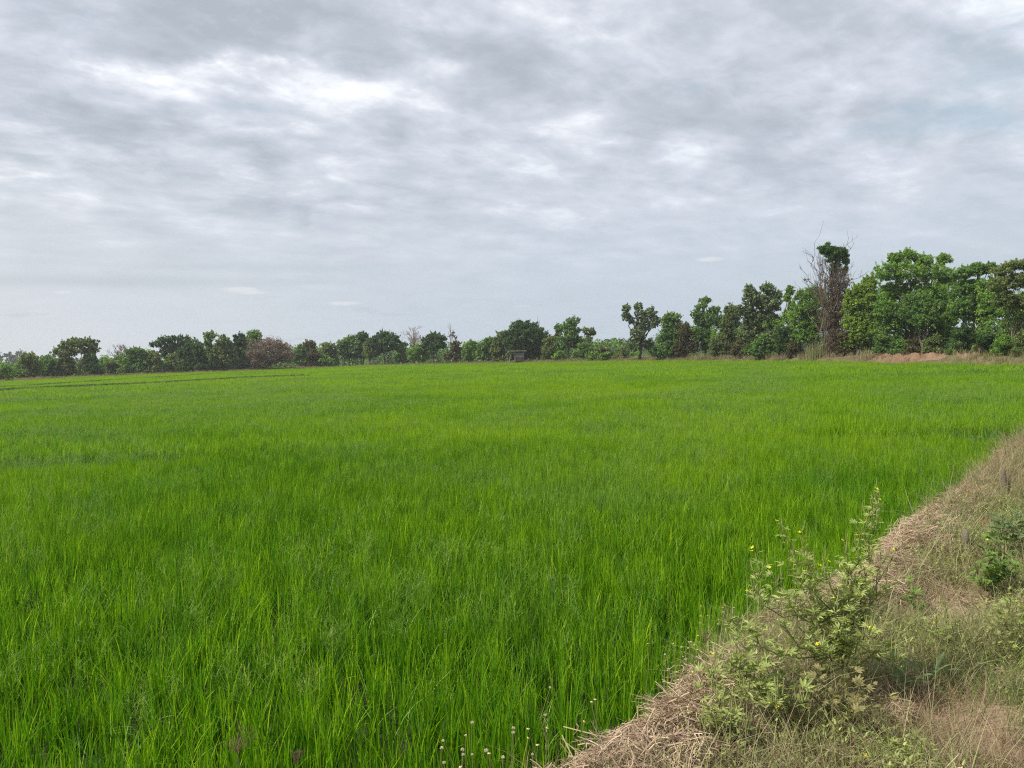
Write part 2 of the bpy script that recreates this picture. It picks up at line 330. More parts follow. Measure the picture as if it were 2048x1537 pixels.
# near bank: straight, the camera stands on it
A0 = G(1090, 1537, .55)[:2]; A1 = G(2048, 885, .55)[:2]; _o = np.array([A1[1] - A0[1], A0[0] - A1[0]]); _o /= np.linalg.norm(_o); A0 = A0 + _o * .15; A1 = A1 + _o * .10
BV = (A1 - A0) / np.linalg.norm(A1 - A0); BN = np.array([BV[1], -BV[0]])
def uv(p): q = np.asarray(p)[..., :2] - A0; return q @ BN, q @ BV
def wig(v): return .16 * (fbm(v * .8 + 3, v * 0, 3, 21) - .5) * 2 + .06 * np.sin(v * 2.1 + .6)
def nearz(u, v):
    uu = u - wig(v)
    z = .52 * sstep(uu, -.42, .10)
    berm = .09 * np.exp(-((uu - .22) / .22) ** 2) * (.35 + 1.3 * fbm(v * 1.3, u * 1.5, 3, 31))
    z = z + berm * sstep(uu, -.3, .1)
    z = z - .20 * np.exp(-((u - .24) / .09) ** 2 - ((v - .82) / .13) ** 2)                # the dug-out hollow beside the straw
    z = z + sstep(uu, -.2, .3) * (.05 * (fbm(u * 3, v * 3, 4, 41) - .5) + .018 * (fbm(u * 14, v * 14, 3, 47) - .5))
    z = z - .05 * sstep(uu, 1.1, 1.6)
    return z * (1 - sstep(uu, 5.5, 7.5))
def nearp(u, v, dz=0.):
    u = np.asarray(u, float); v = np.asarray(v, float); p = A0 + u[..., None] * BN + v[..., None] * BV
    return np.concatenate([p, (nearz(u, v) + dz)[..., None]], -1)
uu = np.concatenate([np.linspace(-.5, 2.6, 125), np.linspace(2.7, 8, 40)]); vv = np.concatenate([np.linspace(-6, -1.6, 40), np.linspace(-1.55, 9, 420), np.linspace(9.2, 60, 200)])
tag(ob('near_bank', gridmesh('near_bank', uu, vv, lambda a, b: nearp(a, b), M['soil'])), kind='structure', label='dry soil bank and footpath at the edge of the rice')

# ------------------------------------------------------------------ blades and scatter
def blades(n, base, h, w_, lean, droop, levels=4, tint=None, az=None, rng=R, width_pow=1.6, twist=True):
    """ribbons: base (n,3); h height; w_ width; lean sideways reach; droop 0..1 how far the tip hangs"""
    az = rng.uniform(0, 2 * np.pi, n) if az is None else az
    d = np.stack([np.cos(az), np.sin(az), az * 0], 1); t = np.linspace(0, 1, levels)[None, :, None]
    h, lean, w_, droop = [np.broadcast_to(np.asarray(q, float), (n,)) for q in (h, lean, w_, droop)]
    up = t * 1.0 - droop[:, None, None] * t ** 3
    c = base[:, None] + d[:, None] * lean[:, None, None] * t ** 1.8 + np.array([0, 0, 1.]) * (h[:, None, None] * up)
    sa = az + (rng.uniform(-.9, .9, n) if twist else 0) + np.pi / 2
    sd = np.stack([np.cos(sa), np.sin(sa), sa * 0], 1)
    ww = w_[:, None, None] * .5 * (.75 + .5 * t) * np.maximum(1 - t ** width_pow, .02)
    V = np.stack([c - sd[:, None] * ww, c + sd[:, None] * ww], 2).reshape(-1, 3)
    b = np.arange(n)[:, None] * levels * 2 + np.arange(levels - 1)[None] * 2
    Fc = np.stack([b, b + 1, b + 3, b + 2], -1).reshape(-1, 4)
    tint = rng.uniform(0, 1, n) if tint is None else tint
    return V, Fc, np.repeat(tint, levels * 2)
def merge(parts):
    V, Fc, T = [], [], []; n = 0
    for v, f, t in parts: V.append(v); Fc.append(f + n); T.append(t); n += len(v)
    return np.concatenate(V), np.concatenate(Fc), np.concatenate(T)

def source(prefix, meshes_):
    c = bpy.data.collections.new(prefix)
    for i, me in enumerate(meshes_):
        o = bpy.data.objects.new('%s_source_%02d' % (prefix, i), me); c.objects.link(o)
    return c
def scatter(name, coll, pts, rotz, scl, label, nvar, tilt=None, idx=None):
    n = len(pts); rot = np.zeros((n, 3)); rot[:, 2] = rotz
    if tilt is not None: rot[:, :2] = tilt
    scl = np.asarray(scl, float)
    if scl.ndim == 1: scl = np.repeat(scl[:, None], 3, 1)
    me = mesh(name, pts, np.zeros((0, 4), int), None, {'rot': rot, 'scl': scl, 'idx': (R.integers(0, nvar, n) if idx is None else idx).astype(np.int32)})
    o = ob(name, me)
    ng = bpy.data.node_groups.new(name + '_scatter', 'GeometryNodeTree')
    ng.interface.new_socket('Geometry', in_out='INPUT', socket_type='NodeSocketGeometry'); ng.interface.new_socket('Geometry', in_out='OUTPUT', socket_type='NodeSocketGeometry')
    N = ng.nodes; L = ng.links; gi = N.new('NodeGroupInput'); go = N.new('NodeGroupOutput')
    ci = N.new('GeometryNodeCollectionInfo'); ci.inputs[0].default_value = coll; ci.inputs[1].default_value = True; ci.inputs[2].default_value = True
    ip = N.new('GeometryNodeInstanceOnPoints'); ip.inputs['Pick Instance'].default_value = True
    def at(nm, ty):
        a = N.new('GeometryNodeInputNamedAttribute'); a.data_type = ty; a.inputs[0].default_value = nm; return a.outputs[0]
    L.new(gi.outputs[0], ip.inputs['Points']); L.new(ci.outputs[0], ip.inputs['Instance'])
    L.new(at('idx', 'INT'), ip.inputs['Instance Index']); L.new(at('rot', 'FLOAT_VECTOR'), ip.inputs['Rotation']); L.new(at('scl', 'FLOAT_VECTOR'), ip.inputs['Scale'])
    L.new(ip.outputs[0], go.inputs[0])
    md = o.modifiers.new('scatter', 'NODES'); md.node_group = ng
    return tag(o, label=label, kind='stuff')

# rice tiles
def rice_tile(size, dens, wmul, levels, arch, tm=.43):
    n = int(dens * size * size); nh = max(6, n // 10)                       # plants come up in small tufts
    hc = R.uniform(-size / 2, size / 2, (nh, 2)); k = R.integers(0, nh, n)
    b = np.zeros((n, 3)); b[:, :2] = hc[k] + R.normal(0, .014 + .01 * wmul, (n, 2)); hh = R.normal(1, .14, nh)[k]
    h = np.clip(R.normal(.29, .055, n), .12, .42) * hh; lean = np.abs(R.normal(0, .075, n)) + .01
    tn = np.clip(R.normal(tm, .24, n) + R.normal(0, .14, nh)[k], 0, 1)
    a = blades(n, b, h, R.uniform(.006, .013, n) * wmul, lean, R.uniform(0, .12, n), levels, tn)
    m_ = int(n * arch); bb = np.zeros((m_, 3)); bb[:, :2] = hc[R.integers(0, nh, m_)]
    a2 = blades(m_, bb, R.uniform(.32, .44, m_), R.uniform(.004, .008, m_) * wmul, R.uniform(.10, .28, m_), R.uniform(.15, .5, m_), levels + 1, np.clip(R.normal(.7, .2, m_), 0, 1))
    V, Fc, T = merge([a, a2]); return mesh('rice_tile', V, Fc, M['rice'], {'tint': T})
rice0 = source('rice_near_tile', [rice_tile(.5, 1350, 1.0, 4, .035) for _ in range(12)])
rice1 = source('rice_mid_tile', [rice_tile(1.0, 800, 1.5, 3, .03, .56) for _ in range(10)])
rice2 = source('rice_far_tile', [rice_tile(2.5, 300, 3.0, 3, .01, .74) for _ in range(8)])  # tint rises with distance: light caught by the blade tips, put into colour
def inpoly(x, y, poly):
    ins = np.zeros(len(x), bool); n = len(poly)
    for i in range(n):
        x1, y1 = poly[i]; x2, y2 = poly[(i + 1) % n]
        c = ((y1 > y) != (y2 > y)) & (x < (x2 - x1) * (y - y1) / (y2 - y1 + 1e-12) + x1); ins ^= c
    return ins
nb = A0[None] + BV[None] * np.array([-7., 58])[:, None] + BN[None] * -.05
POLY = np.concatenate([[nb[0] + [-6, -3]], [nb[0]], [nb[1]], EQ[::-4], [[-140, 10]]])
# bunds between the paddies on the left: two thin lines
def gl(pts): q, s = resample(np.array([G(a, b, .45)[:2] for a, b in pts]), .5); return q
BUNDS = [gl([(-500, 812), (0, 778), (170, 770), (300, 765), (500, 753.5), (600, 750)]), gl([(-400, 790), (60, 769), (200, 760), (330, 752.5), (430, 746)])]
def neardist(p, line): return np.min(np.linalg.norm(p[:, None] - line[None, ::2], axis=2), axis=1)
def rice_points(size, y0, y1, jit):
    xs = np.arange(-135, 75, size); ys = np.arange(math.floor(y0 / size) * size, y1, size); Xg, Yg = np.meshgrid(xs, ys)
    p = np.stack([Xg.ravel(), Yg.ravel()], 1) + R.uniform(-jit, jit, (Xg.size, 2)) * size
    r = np.hypot(p[:, 0], p[:, 1]); p = p[(r >= y0 - (.45 * size if y0 else 0)) & (r < y1)]
    p = p[np.abs(p[:, 0]) < p[:, 1] * .78 + 4.5]                             # what the view and a step aside could see
    p = p[inpoly(p[:, 0], p[:, 1], POLY)]
    u, v = uv(p); p = p[(u < -.02 - size * .40 + wig(v)) | (v > 60)]
    return p
def rz(n): return R.integers(0, 4, n) * np.pi / 2
def hscale(p): return .84 + .34 * fbm(p[:, 0] * .35 + 9, p[:, 1] * .35, 3, 71) + .10 * (fbm(p[:, 0] * 1.7, p[:, 1] * 1.7, 2, 73) - .5)
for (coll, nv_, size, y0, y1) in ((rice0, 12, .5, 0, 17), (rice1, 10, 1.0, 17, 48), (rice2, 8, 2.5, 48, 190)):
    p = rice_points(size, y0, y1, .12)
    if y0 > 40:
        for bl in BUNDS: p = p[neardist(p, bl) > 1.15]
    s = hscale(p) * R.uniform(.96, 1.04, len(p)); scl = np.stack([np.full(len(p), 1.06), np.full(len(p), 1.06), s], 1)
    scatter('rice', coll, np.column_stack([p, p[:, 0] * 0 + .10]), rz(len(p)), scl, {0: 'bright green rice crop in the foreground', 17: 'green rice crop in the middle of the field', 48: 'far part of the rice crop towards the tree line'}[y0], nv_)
# low bunds with darker grass
for i, bl in enumerate(BUNDS):
    s = np.arange(len(bl)); us = np.array([-.7, -.35, -.12, .12, .35, .7]); T_ = np.gradient(bl, axis=0); T_ /= np.linalg.norm(T_, axis=1)[:, None]; Nn = np.stack([-T_[:, 1], T_[:, 0]], 1)
    prof = np.array([-.02, .22, .32, .32, .22, -.02])
    me = gridmesh('bund', np.arange(6), s, lambda a, b: np.column_stack([bl[b.astype(int)] + Nn[b.astype(int)] * us[a.astype(int)][:, None], prof[a.astype(int)] + .05 * fbm(b * .3, a, 2, 5)]), M['mud'])
    tag(ob('bund', me), kind='structure', label='low earth bund between two paddies')

# wild grass growing through the rice: darker tall clumps, pale arching leaves, hazy panicles
def wild_clump(kind):
    if kind == 0:
        n = 26; b = np.zeros((n, 3)); b[:, :2] = R.normal(0, .05, (n, 2))
        return mesh('wild', *(lambda q: (q[0], q[1]))(q := blades(n, b, R.uniform(.4, .66, n), R.uniform(.005, .009, n), R.uniform(.05, .3, n), R.uniform(0, .35, n), 5, np.clip(R.normal(.35, .15, n), 0, 1))), M['wild'], {'tint': q[2]})
    if kind == 1:
        n = 12; b = np.zeros((n, 3)); b[:, :2] = R.normal(0, .14, (n, 2))
        q = blades(n, b, R.uniform(.44, .60, n), R.uniform(.0035, .007, n), R.uniform(.14, .42, n), R.uniform(.25, .65, n), 7, np.clip(R.normal(.74, .14, n), 0, .97)); return mesh('wild', q[0], q[1], M['wild'], {'tint': q[2]})
    parts = []; n = 7
    for _ in range(n):
        a = R.uniform(0, 6.28); bx = R.normal(0, .1, 2); top = np.array([bx[0] + .12 * math.cos(a), bx[1] + .12 * math.sin(a), R.uniform(.40, .54)])
        parts.append(blades(1, np.array([[bx[0], bx[1], .1]]), np.array([top[2] - .1]), np.array([.003]), np.array([.12]), np.array([0.]), 4, np.array([.3]), np.array([a])))
        k = 16; bb = np.column_stack([top[0] + R.normal(0, .015, k), top[1] + R.normal(0, .015, k), top[2] - R.uniform(0, .16, k)])
        parts.append(blades(k, bb, R.uniform(.02, .06, k), np.full(k, .0035), R.uniform(.03, .09, k), R.uniform(0, .5, k), 3, R.uniform(.2, 1, k)))
    V, Fc, T = merge(parts); return mesh('wild', V, Fc, M['haze_grass'], {'tint': T})
kinds = [0] * 5 + [1] * 6 + [2] * 5
wildc = source('wild_grass', [wild_clump(k) for k in kinds])
def field_pts(n, ymax, ymin=2.5):
    y = ymin + (ymax - ymin) * R.uniform(0, 1, n) ** .5; x = y * R.uniform(-.74, .74, n); p = np.stack([x, y], 1); u, v = uv(p)
    return p[inpoly(x, y, POLY) & (u < -.3)]
WB = [(1120, 960, 200, 110, 1.3), (1260, 900, 120, 60, 1.2), (1450, 800, 90, 40, 1.6), (1500, 760, 60, 20, 1.2), (720, 1080, 260, 110, 1.0), (300, 1130, 260, 90, .8), (120, 900, 160, 60, .5), (560, 800, 180, 30, .9), (1800, 880, 160, 40, .5), (250, 800, 200, 16, .8), (1000, 1180, 200, 80, .5), (150, 1300, 250, 120, .4), (1900, 800, 120, 40, .5)]
p = field_pts(120000, 85)
d3 = np.column_stack([p, np.full(len(p), .5)]) - C0; kk = d3 @ _f; qx, qy = 1024 + F * (d3 @ _R) / kk, 768.5 - F * (d3 @ _U) / kk
dens = .13 + sum(a * np.exp(-((qx - bx) / sx) ** 2 - ((qy - by) / sy) ** 2) for bx, by, sx, sy, a in WB)
dens *= (.25 + 1.6 * sstep(fbm(p[:, 0] * .5, p[:, 1] * .5, 3, 90), .36, .62)) * np.clip(24 / (p[:, 1] + 6), .5, 1.5)
sel = R.uniform(0, 1, len(p)) < dens * 1.5; p = p[sel]
ty = R.uniform(0, 1, len(p)); far = p[:, 1] > 12
idx = np.where(ty < .42 + .1 * far, R.integers(0, 5, len(p)), np.where(ty < .74, R.integers(5, 11, len(p)), R.integers(11, 16, len(p))))
sc = R.uniform(.8, 1.1, len(p)) * np.where(idx < 5, .92, 1); fw = np.clip(p[:, 1] / 14, 1, 2.2)
scatter('wild_grass', wildc, np.column_stack([p, p[:, 0] * 0]), R.uniform(0, 6.28, len(p)), np.stack([sc * fw, sc * fw, sc], 1), 'wild grass with pale arching leaves growing through the rice', 16, idx=idx)
print('wild', len(p))

# ------------------------------------------------------------------ cover of the near bank
def straw_tile(size, n, zmax, steep, mat, lmin=.06, lmax=.26, w0=.0025, w1=.0055):
    """pieces of straw lying across each other"""
    c = np.column_stack([R.uniform(-size / 2, size / 2, (n, 2)), R.uniform(0.004, zmax, n)]); az = R.normal(0.5, .9, n); el = R.normal(0.05, steep, n); L = R.uniform(lmin, lmax, n)
    d = np.stack([np.cos(az) * np.cos(el), np.sin(az) * np.cos(el), np.sin(el)], 1); t = np.linspace(-.5, .5, 4)[None, :, None]
    bend = R.normal(0, .10, n)[:, None, None]; sd = np.stack([-np.sin(az), np.cos(az), az * 0], 1)
    cc = c[:, None] + d[:, None] * L[:, None, None] * t + sd[:, None] * (bend * L[:, None, None] * (t * t * 4)) - np.array([0, 0, 1.]) * (np.abs(bend) * L[:, None, None] * t * t * 2)
    wd = (R.uniform(w0, w1, n) * .5)[:, None, None]; nr = sd * .8 + np.array([0, 0, 1.]) * R.uniform(-.6, .6, n)[:, None]
    V = np.stack([cc - nr[:, None] * wd, cc + nr[:, None] * wd], 2).reshape(-1, 3)
    b = np.arange(n)[:, None] * 8 + np.arange(3)[None] * 2
    return mesh('straw', V, np.stack([b, b + 1, b + 3, b + 2], -1).reshape(-1, 4), mat, {'tint': np.repeat(np.clip(R.normal(.55, .25, n), 0, 1), 8)})
strawc = source('straw', [straw_tile(.30, 190, .05, .16, M['straw'], .04, .15, .0022, .0045) for _ in range(10)])
def dry_tuft(mat, n, h0, h1, spread, w_, droop, spr=.03):
    b = np.zeros((n, 3)); b[:, :2] = R.normal(0, spr, (n, 2))
    q = blades(n, b, R.uniform(h0, h1, n), R.uniform(w_ * .6, w_ * 1.2, n), R.uniform(spread * .2, spread, n), R.uniform(0, droop, n), 5, np.clip(R.normal(.5, .25, n), 0, 1))
    return mesh('tuft', q[0], q[1], mat, {'tint': q[2]})
tuftc = source('dry_tuft', [dry_tuft(M['dry'], 34, .06, .20, .18, .003, .6, .04) for _ in range(5)] + [dry_tuft(M['dry'], 22, .12, .34, .30, .0034, .6, .05) for _ in range(3)])
olivec = source('creeping_tuft', [dry_tuft(M['olive'], 30, .05, .16, .18, .004, .8, .05) for _ in range(5)] + [dry_tuft(M['olive'], 18, .14, .36, .30, .0038, .8, .05) for _ in range(3)])
def leafy_tuft():
    n = 70; c = np.column_stack([R.normal(0, .065, (n, 2)), np.abs(R.normal(.05, .04, n))]); q = []
    az = R.uniform(0, 6.28, n); V, Fc, T = blades(n, c, R.uniform(.004, .02, n), R.uniform(.005, .010, n), R.uniform(.010, .026, n), 0, 3, R.uniform(0, .9, n), az, width_pow=2.5, twist=False)
    s = dry_tuft(M['olive'], 10, .06, .18, .1, .003, .4)
    return mesh('leafy', V, Fc, M['cleome'], {'tint': T})
leafyc = source('leafy_tuft', [leafy_tuft() for _ in range(8)])
def bank_pts(n, u0, u1, v0, v1, dens):
    # sampled evenly in what the picture sees: density falls with distance
    v = v0 + (v1 - v0) * R.uniform(0, 1, n) ** 1.5; u = R.uniform(u0, u1, n); k = R.uniform(0, 1, n) < dens(u, v); return u[k], v[k]
def wband(v): return wig(v)
def maskstraw(u, v):
    a = u - wig(v); edge = np.exp(-((a - .12) / .20) ** 2); return np.clip(.07 + edge * 1.25 * sstep(fbm(v * .9, u * .9, 3, 12), .32, .50) + .16 * sstep(fbm(u * 2.2, v * 2.2, 3, 14), .5, .62) + .7 * np.exp(-((u - .45) / .3) ** 2 - ((v - .3) / .45) ** 2), 0, 1) * (1 - .72 * sstep(v, 5.0, 7.0)) * (1 - .75 * sstep(v, .95, 1.15) * (1 - sstep(v, 1.8, 2.1))) * (1 - np.exp(-((u - .24) / .07) ** 2 - ((v - .82) / .10) ** 2))
u, v = bank_pts(6000, -.16, 2.2, -1.3, 26, maskstraw)
Zt = nearp(u, v, .0); e = .05
sx = (nearz(u + e, v) - nearz(u - e, v)) / (2 * e)
# tilt with the slope of the bank: about the direction along the bank
ang = -np.arctan(sx); ba = math.atan2(BN[1], BN[0])
tl = np.stack([ang * -math.sin(ba) * -1 * 0, ang * 0], 1)
def scat_slope(name, coll, u, v, nvar, scl, label, dz=0., follow=1.0, jit=.16):
    p = nearp(u, v, dz); g = np.arctan((nearz(u + e, v) - nearz(u - e, v)) / (2 * e)) * follow; gv = np.arctan((nearz(u, v + e) - nearz(u, v - e)) / (2 * e)) * follow
    rots = np.zeros((len(u), 3)); rzv = R.uniform(0, 6.28, len(u)) if follow < 1 else R.choice([0., math.pi], len(u)) + R.normal(0, .6, len(u))
    nx = -(np.sin(g)[:, None] * np.array([*BN, 0]) + np.sin(gv)[:, None] * np.array([*BV, 0])); nn = nx + np.array([0, 0, 1.])
    for i in range(len(u)):
        q = Vector(nn[i] + R.normal(0, jit, 3)).to_track_quat('Z', 'Y') @ Euler((0, 0, rzv[i])).to_quaternion(); rots[i] = q.to_euler()
    return scatter(name, coll, p, rots[:, 2], scl, label, nvar, tilt=rots[:, :2])
scat_slope('straw', strawc, u, v, 10, R.uniform(.75, 1.25, len(u)) * np.clip(1 + v * .02, 1, 1.3), 'cut brown straw lying along the edge of the bank')
def maskdry(u, v):
    a = u - wig(v); return np.clip(.75 * sstep(fbm(u * 1.6 + 5, v * 1.6, 3, 51), .35, .60) * (1 - .75 * sstep(a, 1.58, 1.8) * sstep(v, -5, 0.2)) + .75 * sstep(v, 5.0, 7.0) * (a < 1.2), 0, 1) * (1 - .8 * maskstraw(u, v))
u, v = bank_pts(15000, -.15, 2.6, -1.4, 26, maskdry)
scat_slope('dry_grass', tuftc, u, v, 8, R.uniform(.5, 1.05, len(u)) * np.clip(1 + (v - 3) * .06, 1, 1.8), 'dry brown grass tufts covering the bank', follow=.5)
def maskol(u, v):
    a = u - wig(v); return np.clip(.7 * sstep(v, .8, 1.1) * (1 - sstep(v, 1.9, 2.3)) * (a > -.05) * (a < .7) + sstep(fbm(u * 1.3, v * 1.3, 3, 61), .34, .52) * sstep(a, .2, .5) * (1 - sstep(a, 1.4, 1.7)) + .25 * sstep(v, 3, 5), 0, 1)
u, v = bank_pts(8500, 0, 2.4, -1.4, 22, maskol)
scat_slope('creeping_grass', olivec, u, v, 8, R.uniform(.6, 1.3, len(u)) * np.clip(1 + v * .04, 1, 1.8), 'pale green creeping grass on the bank', follow=.5)
u, v = bank_pts(6500, .1, 1.9, -1.4, 14, lambda u, v: maskol(u, v) * .4 * (1 - .5 * maskstraw(u, v)))
scat_slope('leafy_weeds', leafyc, u, v, 8, R.uniform(.7, 1.4, len(u)), 'low leafy weeds between the dry grass', follow=.4)

def clod():
    g_ = R; n1, n2 = 7, 5; V = []
    for i in range(n2 + 1):
        ph = math.pi * i / n2
        for j in range(n1): th = 2 * math.pi * j / n1; q = .010 * g_.uniform(.75, 1.2); V.append((q * math.sin(ph) * math.cos(th) * 1.2, q * math.sin(ph) * math.sin(th), q * math.cos(ph) * .7))
    Fc = [(i * n1 + j, i * n1 + (j + 1) % n1, (i + 1) * n1 + (j + 1) % n1, (i + 1) * n1 + j) for i in range(n2) for j in range(n1)]
    return mesh('clod', V, np.array(Fc), M['soil'])
clodc = source('soil_clod', [clod() for _ in range(6)])
u, v = bank_pts(6000, .1, 2.6, -1.4, 9, lambda u, v: .25 + .75 * sstep(u, 1.1, 1.5))
scat_slope('soil_clods', clodc, u, v, 6, R.uniform(.25, 1.5, len(u)) ** 1.6, 'crumbs and clods of dry soil on the bank', follow=.5)
vergec = source('verge_tuft', [dry_tuft(M['green_weed'], 26, .10, .32, .22, .0042, .5, .05) for _ in range(4)] + [dry_tuft(M['olive'], 26, .14, .40, .24, .0040, .5, .05) for _ in range(4)])
u, v = bank_pts(4200, .55, 3.2, .8, 22, lambda u, v: np.clip(sstep(fbm(u * 1.1 + 3, v * .9, 3, 81), .34, .55) * sstep(u - .10 * v, .35, .75) * (1 - .8 * sstep(u, 1.5, 1.8) * (v < 2.6)), 0, 1))
scat_slope('verge_grass', vergec, u, v, 8, R.uniform(.5, 1.05, len(u)) * np.clip(1 + (v - 3) * .04, 1, 1.6), 'taller light green grass along the right side of the bank', follow=.4)
# ------------------------------------------------------------------ trees
def leaves(C, rad, n_each, size, rng, up=.5, elong=1.7, tint_c=None, flat=.75):
    """rhombic leaves in blobs round the clump centres C with radii rad"""
    n = int(n_each.sum()); k = np.repeat(np.arange(len(C)), n_each)
    o = rng.normal(0, 1, (n, 3)); o /= np.linalg.norm(o, axis=1)[:, None]; o *= (rng.uniform(0, 1, n) ** .6 * rng.uniform(.8, 1.35, n))[:, None] * rad[k][:, None]; o[:, 2] *= flat
    p = C[k] + o
    nr = rng.normal(0, 1, (n, 3)) + np.array([0, 0, up * 2]) + o / (rad[k][:, None] + 1e-6) * .8; nr /= np.linalg.norm(nr, axis=1)[:, None]
    a = np.cross(nr, rng.normal(0, 1, (n, 3))); a /= np.linalg.norm(a, axis=1)[:, None] + 1e-9; b = np.cross(nr, a)
    s = size * rng.uniform(.6, 1.35, n)[:, None]; L = s * elong * .5; w_ = s * .5
    V = np.stack([p - a * L, p + b * w_ - a * L * .1, p + a * L, p - b * w_ - a * L * .1], 1).reshape(-1, 3)
    Fc = np.arange(n * 4).reshape(-1, 4)
    tc_ = rng.uniform(.25, .75, len(C)) if tint_c is None else tint_c
    T = np.clip(tc_[k] + rng.normal(0, .18, n), 0, 1)
    return V, Fc, np.repeat(T, 4)

def auto_lobes(px, ytop, ybase, hw, style, rng):
    H = ybase - ytop; L = []
    if style == 'shrub': rows = [(.30, 1.0, 3), (.62, .75, 2), (.84, .45, 1)]
    elif style == 'dense': rows = [(.10, 1.0, 3), (.28, 1.0, 3), (.52, .95, 3), (.76, .7, 2), (.90, .35, 1)]
    elif style == 'round': rows = [(.45, .75, 3), (.66, .85, 3), (.84, .5, 2)]
    elif style == 'open': rows = [(.50, .9, 4), (.70, .85, 4), (.86, .5, 3)]
    elif style == 'slender': rows = [(.30, .8, 1), (.5, .8, 2), (.7, .7, 1), (.88, .5, 1)]
    elif style == 'umbrella': rows = [(.60, .55, 3), (.82, .85, 4), (.90, .5, 3)]
    for f, wf, n in rows:
        for i in range(n):
            x = px + hw * wf * (((i + .5) / n - .5) * 1.5 + rng.normal(0, .12)); y = ybase - H * (f + rng.normal(0, .035))
            rr = hw * rng.uniform(.38, .56) * (1.1 if n == 1 else .95); ry = H * (.13 if style == 'open' else .07 if style == 'umbrella' else .17) * rng.uniform(.8, 1.25)
            L.append((x, y, rr, min(ry, max(4, (y - ytop) * 1.05)), 0))
    return L

SEED = [100]; TRI = [0]
def tree(px, ytop, ybase, hw, style, mat, label, off=4.0, lobes=None, k=3.6, trunk_r=None, name=None, dens=1.0, gap=.0, cat='tree', size=1.0, extra=None, twigs=1.0, group=None, stems=1, up=.3, csize=1.0, sprig=1.0):
    SEED[0] += 1; rng = np.random.default_rng(SEED[0])
    D = float(edge_depth(px)) + off; s = D / F
    base = P(px, ybase, D); base[2] = .15 if off > 0.5 else 0.0
    lobes = lobes or auto_lobes(px, ytop, ybase, hw, style, rng)
    Cc, Rr, Tn, Lc = [], [], [], []
    area = 0
    for li, lb in enumerate(lobes):
        lx, ly, rx, ry = lb[:4]; dz = lb[4] if len(lb) > 4 else 0
        dy = rng.uniform(-.6, .6) * rx * s * (0 if rx * s > 3.5 else 1) + dz
        c = P(lx, ly, D + dy); rad = np.array([rx * s, rx * s * .85, ry * s]); Lc.append(c)
        area += math.pi * rx * ry / 4
        nc = int(np.clip(dens * (rx * ry) ** .5 * 5.5 * (1.5 if px > 1250 else 1) + 12, 14, 240)); o = rng.normal(0, 1, (nc, 3)); o /= np.linalg.norm(o, axis=1)[:, None]
        o *= (rng.uniform(.20, 1, nc) ** .5 * rng.uniform(.80, 1.25, nc))[:, None]; keep = rng.uniform(0, 1, nc) > gap
        q = c + o[keep] * rad; Cc.append(q); m_ = (rx * s * ry * s) ** .5
        Rr.append(np.full(len(q), max(.15, m_ * .22 * csize * (.80 if px > 1250 else 1))) * rng.uniform(.45, 1.35, len(q))); Tn.append(rng.uniform(.2, .7, len(q)) + rng.normal(0, .07))
    for li, lb in enumerate(lobes):                                          # leafy shoots that break the outline
        lx, ly, rx, ry = lb[:4]; c = Lc[li]
        for _ in range(int(5 + 2 * sprig)):
            a = rng.uniform(0, 6.28); e = rng.uniform(-.1, 1.4); d = np.array([math.cos(a) * math.cos(e), math.sin(a) * math.cos(e) * .7, math.sin(e)]); st0 = c + d * np.array([rx * s, rx * s, ry * s]) * .85
            Ls = (rx * s * ry * s) ** .5 * rng.uniform(.25, .75) * sprig; dd = d + np.array([0, 0, .7]) + rng.normal(0, .2, 3); dd /= np.linalg.norm(dd); m3 = 5
            q = st0 + dd * np.linspace(.05, 1, m3)[:, None] * Ls; Cc.append(q); Rr.append(np.linspace(1, .4, m3) * max(.13, Ls * .20)); Tn.append(np.full(m3, rng.uniform(.3, .85)))
    Cc = np.concatenate(Cc); Rr = np.concatenate(Rr); Tn = np.concatenate(Tn)
    Cc[:, 2] = np.maximum(Cc[:, 2], .35)
    N = int(np.clip(area * k * (3.3 if px > 1250 else 2.4), 1500, 80000)); TRI[0] += N * 2; lsz = size * (.78 if px > 1250 else 1.0) * max(.065, 1.75 * D / 773 / 1.55)
    ne = np.maximum(1, (N * Rr ** 2 / np.sum(Rr ** 2)).astype(int))
    V, Fc, T = leaves(Cc, Rr, ne, lsz, rng, up=up, tint_c=Tn, elong=2.1, flat=.9)
    root = thing(name or ('shrub' if style == 'shrub' else 'broadleaf_tree'), base, label, cat, group)
    ob('foliage' if style == 'shrub' else 'crown', mesh('crown', V - base, Fc, M[mat], {'tint': T}), root)
    if extra is not None:                                                    # a second foliage colour on some lobes
        pass
    tb = Tubes(); H = (ybase - ytop) * s; tr = trunk_r or H * .018 + .03
    cen = np.mean(Lc, axis=0)
    for st in range(stems):
        b0 = base + np.array([rng.normal(0, .12) * (stems > 1) * 2, rng.normal(0, .1), -.2]); fork = b0 * .55 + cen * .45 if style not in ('shrub',) else b0 * .8 + cen * .2
        fork = fork + rng.normal(0, .05 * H, 3) * np.array([1, 1, .3]); tp = bez(b0, fork, 0, .03, 5, rng)
        tb.add(tp, np.linspace(tr * 1.25, tr * .75, 5), 6, rng.uniform(.4, .8))
        for c in Lc:
            if stems > 1 and rng.uniform() < .4: continue
            st_ = tp[rng.integers(2, 5)]; e_ = bez(st_, c, .05, .05, 5, rng); tb.add(e_, np.linspace(tr * .55, tr * .2, 5), 4, rng.uniform(.3, .8))
    for i in rng.choice(len(Cc), int(min(len(Cc) * .5 * twigs, 90)), replace=False):
        j = np.argmin([np.linalg.norm(Cc[i] - c) for c in Lc]); tb.add(bez(Lc[j], Cc[i], .03, .07, 4, rng), np.linspace(tr * .2, tr * .06, 4), 3, rng.uniform(.3, .9))
    tb.build('stem' if style == 'shrub' else 'trunk', M['bark'], root, base)
    return root

